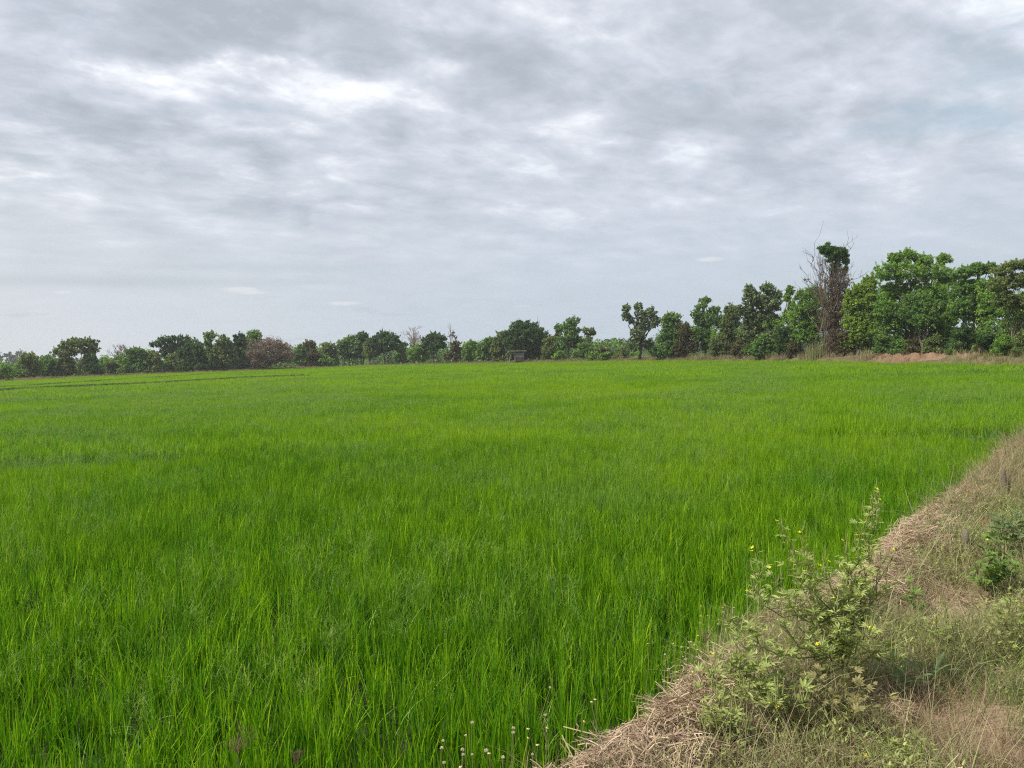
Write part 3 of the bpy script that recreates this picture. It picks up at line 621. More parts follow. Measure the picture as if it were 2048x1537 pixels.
def bare(px, ytop, ybase, hw, label, off=4., mat='deadbark', levels=6, spread=.5, r0=.12, split=(2, 4), seed=None, lean=0., stems=1, name='bare_tree', first=.34, base_z=.1, up=.25, minr=.011):
    SEED[0] += 1; rng = np.random.default_rng(seed or SEED[0]); D = float(edge_depth(px)) + off; s = D / F
    base = P(px, ybase, D); base[2] = base_z; H = P(px, ytop, D)[2] - base_z; W_ = hw * s; tb = Tubes(); tips = []
    segs = []
    def grow(p, d, L, r, lv):
        n = 4; pts = [p]; q = p.copy(); dd = d.copy()
        for _ in range(n - 1):
            dd = dd + rng.normal(0, .10, 3); dd[2] += .03; dd /= np.linalg.norm(dd); q = q + dd * L / (n - 1); pts.append(q.copy())
        segs.append((pts, r, lv))
        if lv == 0: tips.append(q); return
        for _ in range(rng.integers(*split) if lv < levels else rng.integers(3, 5)):
            nd = dd + rng.normal(0, spread, 3); nd[2] += up * .4; nd /= np.linalg.norm(nd); grow(q if rng.uniform() < .6 else pts[-2], nd, L * rng.uniform(.62, .9), r * rng.uniform(.55, .72), lv - 1)
    for _ in range(stems):
        grow(np.array([rng.normal(0, .1) * stems, rng.normal(0, .1) * stems, 0.]), np.array([rng.normal(0, .08) + lean, rng.normal(0, .06), 1.]), first, 1., levels)
    allp = np.concatenate([np.array(q[0]) for q in segs]); zmx = allp[:, 2].max(); xm = np.percentile(np.abs(allp[:, 0]), 99)
    S = np.array([W_ / xm, W_ / xm, H / zmx])
    for pts, r, lv in segs:
        rr = max(minr, r0 * r); tb.add(np.array(pts) * S + base, np.linspace(rr, rr * .72, 4), 4 if r > .2 else 3, rng.uniform(.3, .9))
    root = thing(name, base, label, 'tree'); tb.build('trunk', M[mat], root, base)
    return root, np.array(tips) * S + base, base, rng, D

def wood_mass(name, pts, mat, label, k=2.6, sizef=1.0):
    """stuff: a far mass of foliage: lumps along a line of (px, ytop, depth)"""
    rng = np.random.default_rng(5 + len(pts)); Cc, Rr = [], []
    px0 = np.array([p[0] for p in pts], float); yt = np.array([p[1] for p in pts], float); dp = np.array([p[2] for p in pts], float)
    for x in np.arange(px0[0], px0[-1], 7):
        y = np.interp(x, px0, yt) - (9 if name == 'bank_thicket' else 0) + rng.normal(0, 3.5); D = (np.interp(x, px0, dp) if dp[0] > 200 else float(edge_depth(x)) + dp[0]) + rng.normal(0, 2); topz = P(x, y, D)[2]; s = D / F
        for z in np.arange(.3, max(.5, topz), 7 * s): Cc.append([P(x, y, D)[0] + rng.normal(0, 3 * s), D + rng.normal(0, 2), min(z + rng.normal(0, 2 * s), topz)]); Rr.append(rng.uniform(6, 12) * s)
    Cc = np.array(Cc); Rr = np.array(Rr); Cc[:, 2] = np.maximum(Cc[:, 2], .4); D = Cc[:, 1].mean(); ne = np.full(len(Cc), int(16 * k))
    V, Fc, T = leaves(Cc, Rr, ne, sizef * 2.6 * D / 773 / 1.5, rng)
    return tag(ob(name, mesh(name, V, Fc, M[mat], {'tint': T})), label=label, kind='stuff')

wood_mass('distant_woodland', [(-300, 712, 420), (-100, 712, 400), (30, 711, 380), (60, 713, 380), (140, 722, 380), (330, 716, 380), (600, 706, 380), (900, 698, 380), (1180, 691, 380), (1222, 681, 360), (1250, 686, 360), (1420, 683, 360), (1700, 680, 340), (2300, 665, 320)], 'c_blue', 'bluish woods on the horizon beyond the tree line', 2.0)
wood_mass('bank_thicket', [(-250, 738, 15), (0, 738, 128), (90, 727, 140), (210, 728, 145), (260, 718, 146), (440, 708, 150), (520, 706, 150), (610, 708, 150), (690, 704, 148), (800, 700, 145), (900, 698, 142), (1000, 688, 140), (1100, 690, 140), (1160, 688, 134), (1210, 693, 128), (1270, 690, 124)], 'c_mid', 'dense thicket behind the trees on the far bank', 2.2, .9)
wood_mass('roadside_thicket', [(1270, 690, 8), (1330, 665, 115), (1420, 660, 108), (1500, 650, 100), (1600, 612, 92), (1700, 590, 86), (1800, 570, 80), (1900, 570, 76), (1980, 570, 74), (2060, 590, 72), (2160, 580, 66), (2330, 580, 60)], 'c_light', 'dense thicket behind the trees on the right', 4.2, .62)

t = tree
# left group
t(8, 731, 762, 22, 'shrub', 'c_light', 'pale green shrub at the far left edge of the tree line', 3, cat='shrub')
t(55, 708, 759, 30, 'dense', 'c_olive', 'low rounded olive tree near the left end of the tree line', 8)
t(96, 711, 757, 20, 'shrub', 'c_mid', 'grey-green shrub left of the twin-trunked tree', 10, cat='shrub')
t(128, 700, 756, 20, 'dense', 'c_olive', 'small olive tree touching the left side of the twin-trunked tree', 7)
t(158, 679, 753, 42, 'open', 'c_olive', 'airy spreading tree with two pale trunks at the field edge', 4, lobes=[(118, 704, 14, 9), (130, 693, 15, 9), (147, 685, 15, 7), (166, 686, 14, 8), (183, 687, 13, 8), (190, 697, 9, 8), (152, 699, 18, 9), (175, 703, 14, 9), (140, 706, 12, 8)], stems=2, trunk_r=.14, gap=.25)
t(181, 703, 751, 20, 'shrub', 'c_dark', 'dark green bush under the right side of the twin-trunked tree', 8, cat='shrub')
t(196, 730, 751, 18, 'shrub', 'c_mid', 'low bush between the twin-trunked tree and the dense row', 4, cat='shrub')
t(222, 722, 750, 22, 'shrub', 'c_olive', 'low grey-green bush at the left end of the dense row', 10, cat='shrub')
bare(240, 687, 745, 18, 'small pale leafless tree rising behind the bushes on the left', 12, levels=5, r0=.10, spread=.42, minr=.03)
t(268, 697, 749, 32, 'dense', 'c_mid', 'bushy dark green tree at the left end of the dense row', 5)
t(305, 704, 748, 24, 'dense', 'c_olive', 'low bushy tree below the left rim of the umbrella-shaped tree', 4)
t(346, 673, 747, 46, 'umbrella', 'c_dark', 'wide flat-topped umbrella-shaped tree above the dense row', 9, lobes=[(312, 690, 14, 5), (326, 682, 17, 6), (348, 677, 20, 5), (372, 680, 18, 6), (342, 692, 22, 7), (365, 695, 22, 9), (335, 705, 18, 10)], gap=.1)
t(386, 683, 745, 34, 'dense', 'c_dark', 'dense round dark tree right of the umbrella-shaped tree', 4, k=4.5)
t(347, 708, 747, 22, 'shrub', 'c_olive', 'olive bush under the umbrella-shaped tree', 3, cat='shrub')
t(418, 664, 744, 15, 'slender', 'c_mid', 'slim tree with a tufted top above the dense row', 9, lobes=[(413, 671, 8, 7), (424, 672, 9, 7), (416, 684, 9, 8), (420, 700, 12, 12), (422, 720, 14, 14)], gap=.15)
t(447, 673, 743, 26, 'dense', 'c_olive', 'olive green tree right of the slim tufted tree', 4)
t(478, 669, 741, 26, 'dense', 'c_dark', 'dark dense tree with narrow crown left of the brown dry tree', 6)
t(508, 662, 740, 24, 'dense', 'c_mid', 'tallest tree of the left row, just behind the brown dry tree', 9)
# brown, dry, twiggy tree
rt, tips, bs, rg, D = bare(547, 668, 740, 48, 'rounded brown leafless tree with a dense twiggy crown', 2.0, levels=6, r0=.17, spread=.62, first=.5, minr=.02, split=(2, 4), seed=61)
ctr = P(541, 706, D); o = rg.normal(0, 1, (420, 3)); o /= np.linalg.norm(o, axis=1)[:, None]; o *= rg.uniform(.2, 1, (420, 1)) ** .45; s_ = D / F
Cc = ctr + o * np.array([50 * s_, 42 * s_, 28 * s_]); Cc = Cc[Cc[:, 2] > 1.4]; V, Fc, T = leaves(Cc, np.full(len(Cc), .55), np.full(len(Cc), 16), .16, rg, elong=3.0)
ob('crown', mesh('crown', V - bs, Fc, M['c_dry'], {'tint': T}), rt)
t(600, 690, 737, 18, 'shrub', 'c_mid', 'green bush touching the right side of the brown dry tree', 5, cat='shrub')
t(618, 683, 736, 22, 'dense', 'c_rust', 'dark reddish-green tree right of the brown dry tree', 6)
t(657, 686, 734, 26, 'dense', 'c_olive', 'low spreading olive tree left of the trunked grove', 7)
t(648, 712, 735, 20, 'shrub', 'c_light', 'light green bush in front of the low olive tree', 3, cat='shrub')
t(700, 672, 732, 26, 'round', 'c_mid', 'leafy tree at the left side of the trunked grove', 4, stems=2, k=4.5)
t(724, 666, 731, 20, 'round', 'c_dark', 'dark tree in the middle of the trunked grove', 6, stems=2, k=4.5)
t(742, 680, 731, 20, 'round', 'c_olive', 'shorter olive tree inside the trunked grove', 3, stems=2)
t(770, 664, 730, 30, 'round', 'c_dark', 'full dark tree on a pale straight trunk at the right of the grove', 4, lobes=[(748, 685, 14, 10), (765, 673, 18, 9), (785, 680, 14, 10), (770, 690, 22, 12), (755, 701, 16, 8), (790, 694, 10, 8)], k=5, stems=2)
t(806, 686, 728, 20, 'shrub', 'c_mid', 'green bush at the foot of the pale bare tree', 6, cat='shrub')
bare(826, 651, 728, 23, 'pale grey bare tree with a fan of fine branches', 8, levels=6, r0=.12, spread=.40, first=.6, minr=.022, stems=2, seed=23)
t(838, 690, 727, 26, 'shrub', 'c_light', 'bright green bush between the bare tree and the round dark tree', 4, cat='shrub')
t(867, 666, 726, 25, 'round', 'c_dark', 'solitary round dark green tree on a short trunk', 2.5, lobes=[(867, 672, 14, 6), (855, 682, 13, 9), (880, 680, 13, 9), (868, 690, 20, 10), (852, 694, 9, 7), (884, 692, 8, 6), (867, 702, 12, 6)], k=5.5)
rt, tips, bs, rg, D = bare(900, 645, 726, 17, 'tall thin half-bare tree with a few drooping leaves', 6, levels=5, r0=.11, spread=.38, first=.9, minr=.022, seed=31)
q = tips[rg.choice(len(tips), 26)]; V, Fc, T = leaves(q[q[:, 2] < 6.4], np.full((q[:, 2] < 6.4).sum(), .4), np.full((q[:, 2] < 6.4).sum(), 14), .2, rg); ob('crown', mesh('crown', V - bs, Fc, M['c_rust'], {'tint': T}), rt)
t(912, 685, 726, 22, 'shrub', 'c_rust', 'brownish shrub under the half-bare tree', 4, cat='shrub')
t(942, 682, 725, 22, 'shrub', 'c_light', 'fresh green sapling thicket left of the great round bush', 4, cat='shrub', k=4.5)
t(975, 676, 725, 24, 'shrub', 'c_mid', 'tall green shrub left of the hut', 5, cat='shrub')
t(1003, 664, 724, 24, 'dense', 'c_olive', 'olive tree leaning against the large dark tree behind the hut', 6)
t(1050, 640, 723, 42, 'dense', 'c_dark', 'large round dark tree standing behind the hut', 7, lobes=[(1045, 655, 24, 13), (1028, 668, 18, 12), (1062, 662, 22, 12), (1075, 675, 22, 13), (1045, 680, 34, 17), (1072, 697, 28, 18), (1040, 703, 26, 16), (1092, 690, 14, 12)], k=6)
bare(1079, 634, 722, 9, 'thin dead snag poking out above the large dark tree', 12, levels=4, r0=.09, spread=.4, first=1.6, minr=.03, seed=77)
t(1103, 676, 722, 22, 'dense', 'c_olive', 'small olive tree right of the large dark tree', 5)
t(1138, 634, 721, 28, 'open', 'c_mid', 'irregular tall tree with a rusty left shoulder', 6, lobes=[(1148, 643, 13, 8), (1140, 652, 15, 9), (1120, 657, 13, 8, .5), (1148, 662, 14, 9), (1133, 672, 18, 11), (1150, 684, 15, 13), (1122, 690, 12, 12)], gap=.12)
t(1116, 660, 721, 12, 'slender', 'c_rust', 'thin rust-coloured tree against the left of the irregular tall tree', 8, gap=.2)
t(1180, 655, 720, 16, 'open', 'c_olive', 'thin small-leaved tree right of the irregular tall tree', 7, lobes=[(1172, 662, 9, 5), (1184, 664, 9, 6), (1178, 674, 9, 7), (1174, 688, 10, 9)], gap=.4, k=2.4)
t(1170, 688, 720, 24, 'shrub', 'c_mid', 'green bush at the foot of the thin small-leaved tree', 4, cat='shrub')
t(1205, 690, 720, 24, 'shrub', 'c_olive', 'dull olive bush in the gap of the tree line', 5, cat='shrub')
t(1120, 704, 722, 16, 'shrub', 'c_light', 'low light green bush right of the hut', 2.5, cat='shrub')
t(1190, 705, 721, 16, 'shrub', 'c_light', 'low yellowish bush on the bank left of the two-spired tree', 1.8, cat='shrub')
t(1212, 705, 721, 15, 'shrub', 'c_light', 'second low yellowish bush on the bank, nearer the two-spired tree', 1.8, cat='shrub')
t(1243, 696, 720, 20, 'shrub', 'c_olive', 'low bush at the left foot of the two-spired tree', 4, cat='shrub')
# middle right
t(1283, 606, 718, 38, 'open', 'c_gloss', 'open leafy tree with two spires, standing apart at the gap', 3, lobes=[(1253, 617, 8, 8), (1251, 632, 7, 10), (1262, 640, 8, 8), (1276, 614, 8, 9), (1282, 630, 13, 12), (1302, 628, 13, 11), (1312, 644, 10, 10), (1290, 650, 20, 12), (1276, 668, 16, 14), (1268, 690, 16, 12), (1297, 690, 10, 10)], stems=2, k=4.4, gap=.1, csize=.85)
t(1345, 627, 717, 34, 'dense', 'c_mid', 'dense green tree right of the two-spired tree', 4, k=4.5)
t(1330, 668, 718, 26, 'shrub', 'c_dark', 'dark bush right of the two-spired tree trunk', 3, cat='shrub')
t(1372, 645, 717, 26, 'shrub', 'c_rust', 'brownish tangled shrub on the bank', 3, cat='shrub')
t(1411, 596, 716, 31, 'dense', 'c_mid', 'wavy green tree with a loose tuft on top', 8, lobes=[(1411, 602, 13, 6), (1402, 614, 12, 7), (1428, 622, 14, 9), (1396, 630, 15, 10), (1415, 640, 24, 15), (1440, 645, 12, 14), (1405, 665, 28, 16), (1425, 685, 26, 15)], k=4.6, gap=.06)
t(1462, 610, 716, 24, 'dense', 'c_olive', 'narrow olive tree left of the tall glossy tree', 7, k=4)
t(1440, 668, 717, 26, 'shrub', 'c_olive', 'spreading olive shrub on the bank beneath the wavy green tree', 3, cat='shrub', k=4.4)
t(1522, 570, 716, 42, 'dense', 'c_gloss', 'tall tree with glossy speckled leaves', 6, lobes=[(1500, 582, 13, 11), (1533, 578, 15, 9), (1548, 592, 14, 12), (1510, 600, 24, 14), (1538, 612, 24, 17), (1492, 622, 18, 16), (1520, 640, 34, 20), (1552, 650, 18, 18), (1500, 668, 26, 18), (1540, 680, 28, 18)], k=6, csize=.85)
t(1580, 574, 715, 12, 'slender', 'c_light', 'slim pale-leaved tree right of the glossy tree', 8, lobes=[(1581, 582, 8, 9), (1574, 596, 8, 8), (1583, 612, 9, 10), (1576, 634, 12, 16), (1580, 665, 13, 16)], gap=.15, k=4)
t(1622, 576, 716, 42, 'dense', 'c_light', 'soft light green tree left of the tall dead tree', 5, lobes=[(1628, 584, 18, 10), (1604, 594, 14, 11), (1640, 600, 18, 14), (1615, 616, 26, 16), (1600, 640, 20, 18), (1635, 645, 26, 22), (1612, 670, 26, 16)], k=5, gap=.04)
t(1523, 668, 720, 26, 'shrub', 'c_mid', 'dense dark green pointed bush in front of the bank', 0.9, cat='shrub', lobes=[(1530, 678, 12, 9), (1520, 690, 16, 10), (1538, 695, 13, 13), (1512, 703, 16, 12), (1530, 710, 20, 9)], k=6)
t(1484, 680, 718, 26, 'shrub', 'c_rust', 'grey-brown half-dead bush below the glossy tree', 2.5, cat='shrub', gap=.2)
t(1572, 655, 717, 32, 'shrub', 'c_dark', 'glossy dark bush between the glossy tree and the light green tree', 3, cat='shrub', k=5)
t(1590, 684, 718, 22, 'shrub', 'c_rust', 'brown thorny bush left of the pale tall grass', 2.2, cat='shrub', gap=.2)
# tall dead tree with vines
rt, tips, bs, rg, D = bare(1668, 492, 700, 40, 'tall dead tree wrapped in brown dry vines with green vine clumps at its top', 3.5, levels=6, r0=.10, spread=.33, first=.9, minr=.010, stems=3, seed=12, name='dead_tree', mat='vinebark')
s_ = D / F; cs = []
for (lx, ly, rx, ry, n) in [(1668, 560, 22, 26, 30), (1664, 600, 26, 34, 60), (1670, 640, 24, 30, 44), (1668, 670, 18, 26, 26), (1692, 590, 12, 28, 20), (1690, 555, 10, 24, 12), (1668, 690, 22, 14, 14)]:
    o = rg.normal(0, .55, (n, 3)); cs.append(P(lx, ly, D) + o * np.array([rx * s_, rx * s_, ry * s_]))
cs = np.concatenate(cs); V, Fc, T = leaves(cs, np.full(len(cs), .42), np.full(len(cs), 26), .085, rg, elong=2.4, up=0)
ob('dry_vine', mesh('dry_vine', V - bs, Fc, M['c_vinedry'], {'tint': T}), rt)
tb = Tubes()
for i in range(90):
    x = 1668 + rg.normal(0, 13); y0 = rg.uniform(620, 698); y1 = y0 - rg.uniform(40, 110); tb.add(bez(P(x, y0, D + rg.normal(0, .4)), P(x + rg.normal(0, 12), y1, D + rg.normal(0, .4)), 0, .06, 5, rg), np.linspace(.03, .012, 5), 3, rg.uniform(.3, 1))
tb.build('dry_stalks', M['vinebark'], rt, bs)
tb = Tubes()
for (x0, y0, x1, y1) in [(1662, 640, 1612, 500), (1660, 620, 1604, 562), (1664, 600, 1624, 512), (1664, 590, 1638, 488), (1655, 650, 1592, 585), (1676, 560, 1702, 492), (1680, 600, 1716, 548), (1670, 560, 1688, 486), (1660, 560, 1646, 490), (1684, 640, 1722, 580), (1650, 600, 1598, 535), (1668, 640, 1662, 505), (1674, 640, 1680, 505), (1682, 600, 1692, 520)]:
    a0 = P(x0, y0, D + rg.normal(0, .3)); a1 = P(x1, y1, D + rg.normal(0, .8)); mn = bez(a0, a1, .02, .04, 9, rg); tb.add(mn, np.linspace(.045, .014, 9), 4, rg.uniform(.3, .8))
    for _ in range(6):
        i = rg.integers(3, 8); L_ = np.linalg.norm(a1 - a0) * rg.uniform(.12, .3); dd = (a1 - a0) / np.linalg.norm(a1 - a0) + rg.normal(0, .5, 3); tb.add(bez(mn[i], mn[i] + dd * L_, .02, .06, 5, rg), np.linspace(.02, .009, 5), 3, rg.uniform(.3, .8))
tb.build('branch', M['vinebark'], rt, bs)
cs = []; 
for (lx, ly, rx, ry, n) in [(1654, 500, 17, 13, 44), (1668, 536, 8, 10, 8), (1672, 508, 17, 16, 44), (1662, 516, 10, 10, 12), (1684, 506, 9, 12, 16), (1692, 520, 6, 13, 14), (1690, 536, 4, 12, 6), (1674, 528, 7, 10, 8)]:
    o = rg.normal(0, 1, (n, 3)); o /= np.linalg.norm(o, axis=1)[:, None]; o *= rg.uniform(.3, 1, (n, 1)); cs.append(P(lx, ly, D) + o * np.array([rx * s_, rx * s_ * .8, ry * s_]))
cs = np.concatenate(cs); V, Fc, T = leaves(cs, np.full(len(cs), .26), np.full(len(cs), 130), .085, rg, up=.3)
ob('green_vine', mesh('green_vine', V - bs, Fc, M['c_vine'], {'tint': T}), rt)
# big trees on the right
t(1716, 560, 706, 40, 'dense', 'c_sunlit', 'leafy tree right of the tall dead tree, sunlight painted into its yellow-green leaves', 3.5, lobes=[(1722, 578, 17, 12), (1740, 566, 16, 12), (1708, 592, 18, 13), (1735, 598, 26, 18), (1700, 612, 14, 12), (1715, 625, 26, 16), (1742, 640, 24, 18), (1704, 648, 18, 14), (1728, 665, 28, 16), (1712, 685, 26, 14), (1745, 688, 24, 14)], k=6, csize=.8, up=.3)
t(1822, 500, 712, 86, 'dense', 'c_light', 'largest broad tree on the right with a tufted top', 4.5, lobes=[(1790, 518, 16, 10), (1815, 512, 18, 10), (1845, 522, 18, 11), (1888, 518, 13, 10), (1775, 545, 26, 17), (1815, 545, 34, 22), (1865, 545, 30, 18), (1895, 560, 16, 20), (1790, 585, 34, 24), (1845, 590, 44, 28), (1890, 605, 24, 24), (1800, 630, 34, 22), (1855, 640, 36, 20), (1770, 620, 24, 20), (1890, 640, 26, 20), (1780, 655, 26, 18), (1880, 670, 24, 16)], k=6, stems=4, trunk_r=.12, csize=.75, up=.35, gap=.05)
t(1848, 560, 712, 40, 'dense', 'c_mid', 'darker green tree growing inside the largest tree on the right', 3.0, lobes=[(1835, 600, 26, 14), (1862, 615, 26, 16), (1820, 625, 22, 12), (1850, 640, 30, 14)], k=5, stems=3, csize=.8)
t(1945, 535, 708, 46, 'dense', 'c_mid', 'broad green tree between the largest tree and the right edge', 6, lobes=[(1925, 548, 18, 11), (1955, 540, 20, 12), (1978, 538, 16, 10), (1935, 575, 30, 18), (1970, 580, 30, 22), (1950, 610, 36, 22), (1920, 620, 18, 18), (1985, 620, 22, 20)], k=6, stems=2, csize=.75, up=.4, gap=.05)
t(2030, 520, 712, 52, 'open', 'c_olive', 'feathery olive tree with sky showing through at the right edge', 4, lobes=[(2002, 542, 18, 10), (2028, 532, 18, 9), (2055, 530, 20, 10), (1998, 570, 22, 14), (2032, 562, 26, 15), (2070, 565, 26, 16), (2010, 600, 24, 16), (2048, 605, 26, 16), (2085, 600, 20, 16)], k=5, stems=3, gap=.12, csize=.8, up=.4, trunk_r=.07)
t(2140, 520, 716, 60, 'dense', 'c_mid', 'green tree just beyond the right edge of the photo', 5, k=3)
t(1930, 655, 708, 34, 'shrub', 'c_dark', 'very dark bush below the broad green tree', 4, cat='shrub', k=5)  # uses the dark crown colour
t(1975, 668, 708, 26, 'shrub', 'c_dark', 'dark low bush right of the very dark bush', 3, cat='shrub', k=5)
t(1912, 680, 712, 22, 'shrub', 'c_mid', 'low green bush on the dirt mound', 2.6, cat='shrub')
t(1768, 668, 712, 28, 'shrub', 'c_mid', 'green bush beneath the left side of the largest tree', 3, cat='shrub', gap=.1)
t(1838, 672, 713, 30, 'shrub', 'c_rust', 'brown twiggy bush among the trunks of the largest tree', 3, cat='shrub', gap=.25, k=2.6)
t(1690, 662, 714, 20, 'shrub', 'c_rust', 'brown dead bush at the foot of the tall dead tree', 2.2, cat='shrub', gap=.2)
t(1960, 690, 716, 18, 'shrub', 'c_rust', 'dry brown bush on the right end of the dirt mound', 2.2, cat='shrub', gap=.2)

t(1800, 676, 712, 26, 'shrub', 'c_mid', 'green bush in front of the trunks of the largest tree, left one', 2.6, cat='shrub', k=4.5)
t(1868, 672, 712, 26, 'shrub', 'c_olive', 'olive bush in front of the trunks of the largest tree, right one', 2.6, cat='shrub', k=4.5, gap=.15)
t(2008, 672, 716, 26, 'shrub', 'c_light', 'light green bush on the grassy slope at the right edge', 2.6, cat='shrub', k=4.5)
t(2050, 660, 718, 30, 'shrub', 'c_olive', 'olive bush hiding the trunks of the feathery tree', 2.6, cat='shrub', k=4.5)
t(2020, 640, 712, 34, 'shrub', 'c_mid', 'tall green bush behind the grassy slope at the right edge', 5.0, cat='shrub', k=4.5)
t(1668, 660, 712, 26, 'shrub', 'c_olive', 'dull bush behind the foot of the tall dead tree', 5.5, cat='shrub', k=4)

print('leaf tris', TRI)
# grasses on the far bank
fart = source('far_tuft', [dry_tuft(M['dryfar'], 34, .25, .85, .5, .022, .6, .16) for _ in range(6)])
fargr = source('far_green_tuft', [dry_tuft(M['olive'], 28, .3, .9, .4, .020, .5, .14) for _ in range(6)])
def bankscatter(name, coll, n, u0, u1, dens, label, scl):
    k = R.integers(3, len(EQ) - 3, n); u = R.uniform(u0, u1, n); s = ES[k]; m_ = R.uniform(0, 1, n) < dens(s, u); k, u, s = k[m_], u[m_], s[m_]
    scr = (.55 + .3 * sstep(s, ES[-1] - 120, ES[-1] - 80)) + .25 * sstep(s, ES[-1] - 90, ES[-1] - 60) * (u > .8); xy = EQ[k] + EN[k] * u[:, None] + R.normal(0, .25, (len(k), 2)); z = bankz(s, u) - .03
    scatter(name, coll, np.column_stack([xy, z]), R.uniform(0, 6.28, len(k)), R.uniform(*scl, len(k)) * scr, label, 6)
bankscatter('bank_dry_grass', fart, 13000, .1, 5, lambda s, u: np.clip(.25 + 1.1 * sstep(fbm(s * .12, u * .3, 3, 8), .35, .6), 0, 1) * (1 - .75 * sstep(s, ES[-1] - 50, ES[-1] - 40) * (u < 2.7) * (s < ES[-1] - 8)), 'dry reddish grass along the far bank', (.5, 1.15))
bankscatter('bank_green_grass', fargr, 4200, .1, 5, lambda s, u: np.clip(sstep(fbm(s * .10 + 7, u * .25, 3, 18), .48, .66) + .5 * sstep(s, ES[-1] - 24, ES[-1] - 14), 0, 1), 'green grass patches on the far bank', (.5, 1.2))
bankscatter('field_edge_grass', fargr, 3000, -.5, .3, lambda s, u: s * 0 + .5, 'thin grass where the rice meets the far bank', (.35, .6))
for i, bl in enumerate(BUNDS):
    k = R.integers(0, len(bl), 2600); xy = bl[k] + R.normal(0, .3, (len(k), 2))
    me = source('bund_tuft_%d' % i, [dry_tuft(M['bundgrass'], 26, .15, .30, .2, .03, .4, .12) for _ in range(4)])
    scatter('bund_grass', me, np.column_stack([xy, xy[:, 0] * 0 + .33]), R.uniform(0, 6.28, len(k)), R.uniform(.5, 1.0, len(k)) * (.85 if i == 0 else .6), 'dark grass on the low bund across the paddies', 4)

# dirt mound on the right
mp = [(1720, 716), (1760, 709), (1800, 705), (1850, 706), (1900, 706), (1950, 708), (1990, 713)]
Dm = float(edge_depth(1850)) + 1.3
def mound(a, b):
    px = 1715 + a * 285; q = np.array([P(x, 715, edge_depth(x) + .5 + bb * 2.2) for x, bb in zip(px, b)])
    prof = np.sin(np.clip(b, 0, 1) * math.pi) ** .7; env = sstep(a, 0, .2) * (1 - sstep(a, .8, 1)); q[:, 2] = .25 + env * prof * (.42 + .65 * fbm(a * 14, b * 2.5, 4, 55) + .45 * fbm(a * 50, b * 8, 3, 57) - .2) - .2 * (1 - prof)
    return q
tag(ob('dirt_mound', gridmesh('dirt_mound', np.linspace(0, 1, 260), np.linspace(0, 1, 40), mound, M['redsoil'])), 'long bare mound of reddish soil below the big trees on the right', 'mound')

# pale tall grass clump
for (px, h, n, lab) in ((1632, 2.7, 300, 'tall pale yellow-green grass clump left of the dead tree'), (1400, 1.5, 150, 'knee-high straw-yellow grass clump under the wavy green tree'), (1734, 1.7, 160, 'dry pale reed clump below the yellow-green tree')):
    D = float(edge_depth(px)) + 1.6; b0 = P(px, 715, D); b0[2] = .3; r = thing('grass_clump', b0, lab, 'grass'); b = np.zeros((n, 3)); b[:, 0] = R.normal(0, .55 * h / 2.7, n); b[:, 1] = R.normal(0, .4, n)
    q = blades(n, b, R.uniform(.4, 1, n) * h, R.uniform(.03, .05, n), R.uniform(.1, .7, n), R.uniform(0, .3, n), 5, np.clip(R.normal(.6, .25, n), 0, 1))
    ob('leaves', mesh('leaves', q[0], q[1], M['olive'], {'tint': q[2]}), r)

# ------------------------------------------------------------------ the hut
def box(name, cx, cy, cz, sx, sy, sz, mat, parent, rot=(0, 0, 0)):
    v = np.array([(x, y, z) for x in (-.5, .5) for y in (-.5, .5) for z in (-.5, .5)]) * [sx, sy, sz]
    Fc = np.array([(0, 1, 3, 2), (4, 6, 7, 5), (0, 4, 5, 1), (2, 3, 7, 6), (0, 2, 6, 4), (1, 5, 7, 3)])
    o = ob(name, mesh(name, v, Fc, mat), parent, (cx, cy, cz)); o.rotation_euler = rot; return o
D = float(edge_depth(1040)) + 1.2; hb = P(1034, 722, D); hb[2] = .2; s_ = D / F
hut = thing('field_hut', hb, 'small weathered field hut with a tin panel wall and a lean-to roof', 'hut')
def hx(px): return (px - 1034) * s_
def hz_(py): return P(1034, py, D)[2] - .2
for px in (1016, 1030, 1048):
    for y in (0, 1.9): box('post', hx(px), y, hz_(705) / 2 - .1, .075, .075, hz_(705) + .2, M['palewood'], hut)
box('platform', hx(1034), .95, hz_(721.5), hx(1050) - hx(1020), 2.1, .10, M['wood'], hut)
zt, zb = hz_(706.5), hz_(714.5)
for i in range(4):
    z = zt + (zb - zt) * (i + .5) / 4; box('metal_sheet', hx(1039.5), -.10 - .012 * (i % 2), z, hx(1048) - hx(1031), .03, abs(zt - zb) / 4 * 1.08, M['tin'], hut)
for i in range(3):
    z = zb + (hz_(720.8) - zb) * (i + .5) / 3; box('board', hx(1039.5), -.09 - .01 * i, z, hx(1048) - hx(1031), .04, abs(zb - hz_(720.8)) / 3 * .94, M['redboard'], hut)
box('side_wall', hx(1048.6), .95, (zt + hz_(721)) / 2, .05, 1.9, abs(zt - hz_(721)), M['board_shade'], hut)
box('interior_shade_wall', hx(1039.5), 1.95, (zt + hz_(721)) / 2, hx(1048) - hx(1031), .05, abs(zt - hz_(721)), M['board_shade'], hut)  # added panel whose near-black colour paints the shade inside the hut
box('roof', hx(1034), .9, hz_(704), hx(1054) - hx(1016), 2.6, .06, M['palewood'], hut, (math.radians(-6), math.radians(1), 0))
box('awning', hx(1014.5), .6, hz_(706.3), .75, 2.0, .07, M['palewood'], hut, (0, math.radians(-38), 0))
box('brace', hx(1020), -.15, hz_(716), .09, .09, 1.2, M['palewood'], hut, (0, math.radians(14), 0))
box('step', hx(1026), -.3, hz_(722.5), .9, .35, .06, M['wood'], hut); box('step', hx(1043), -.32, hz_(723), .8, .3, .05, M['wood'], hut)

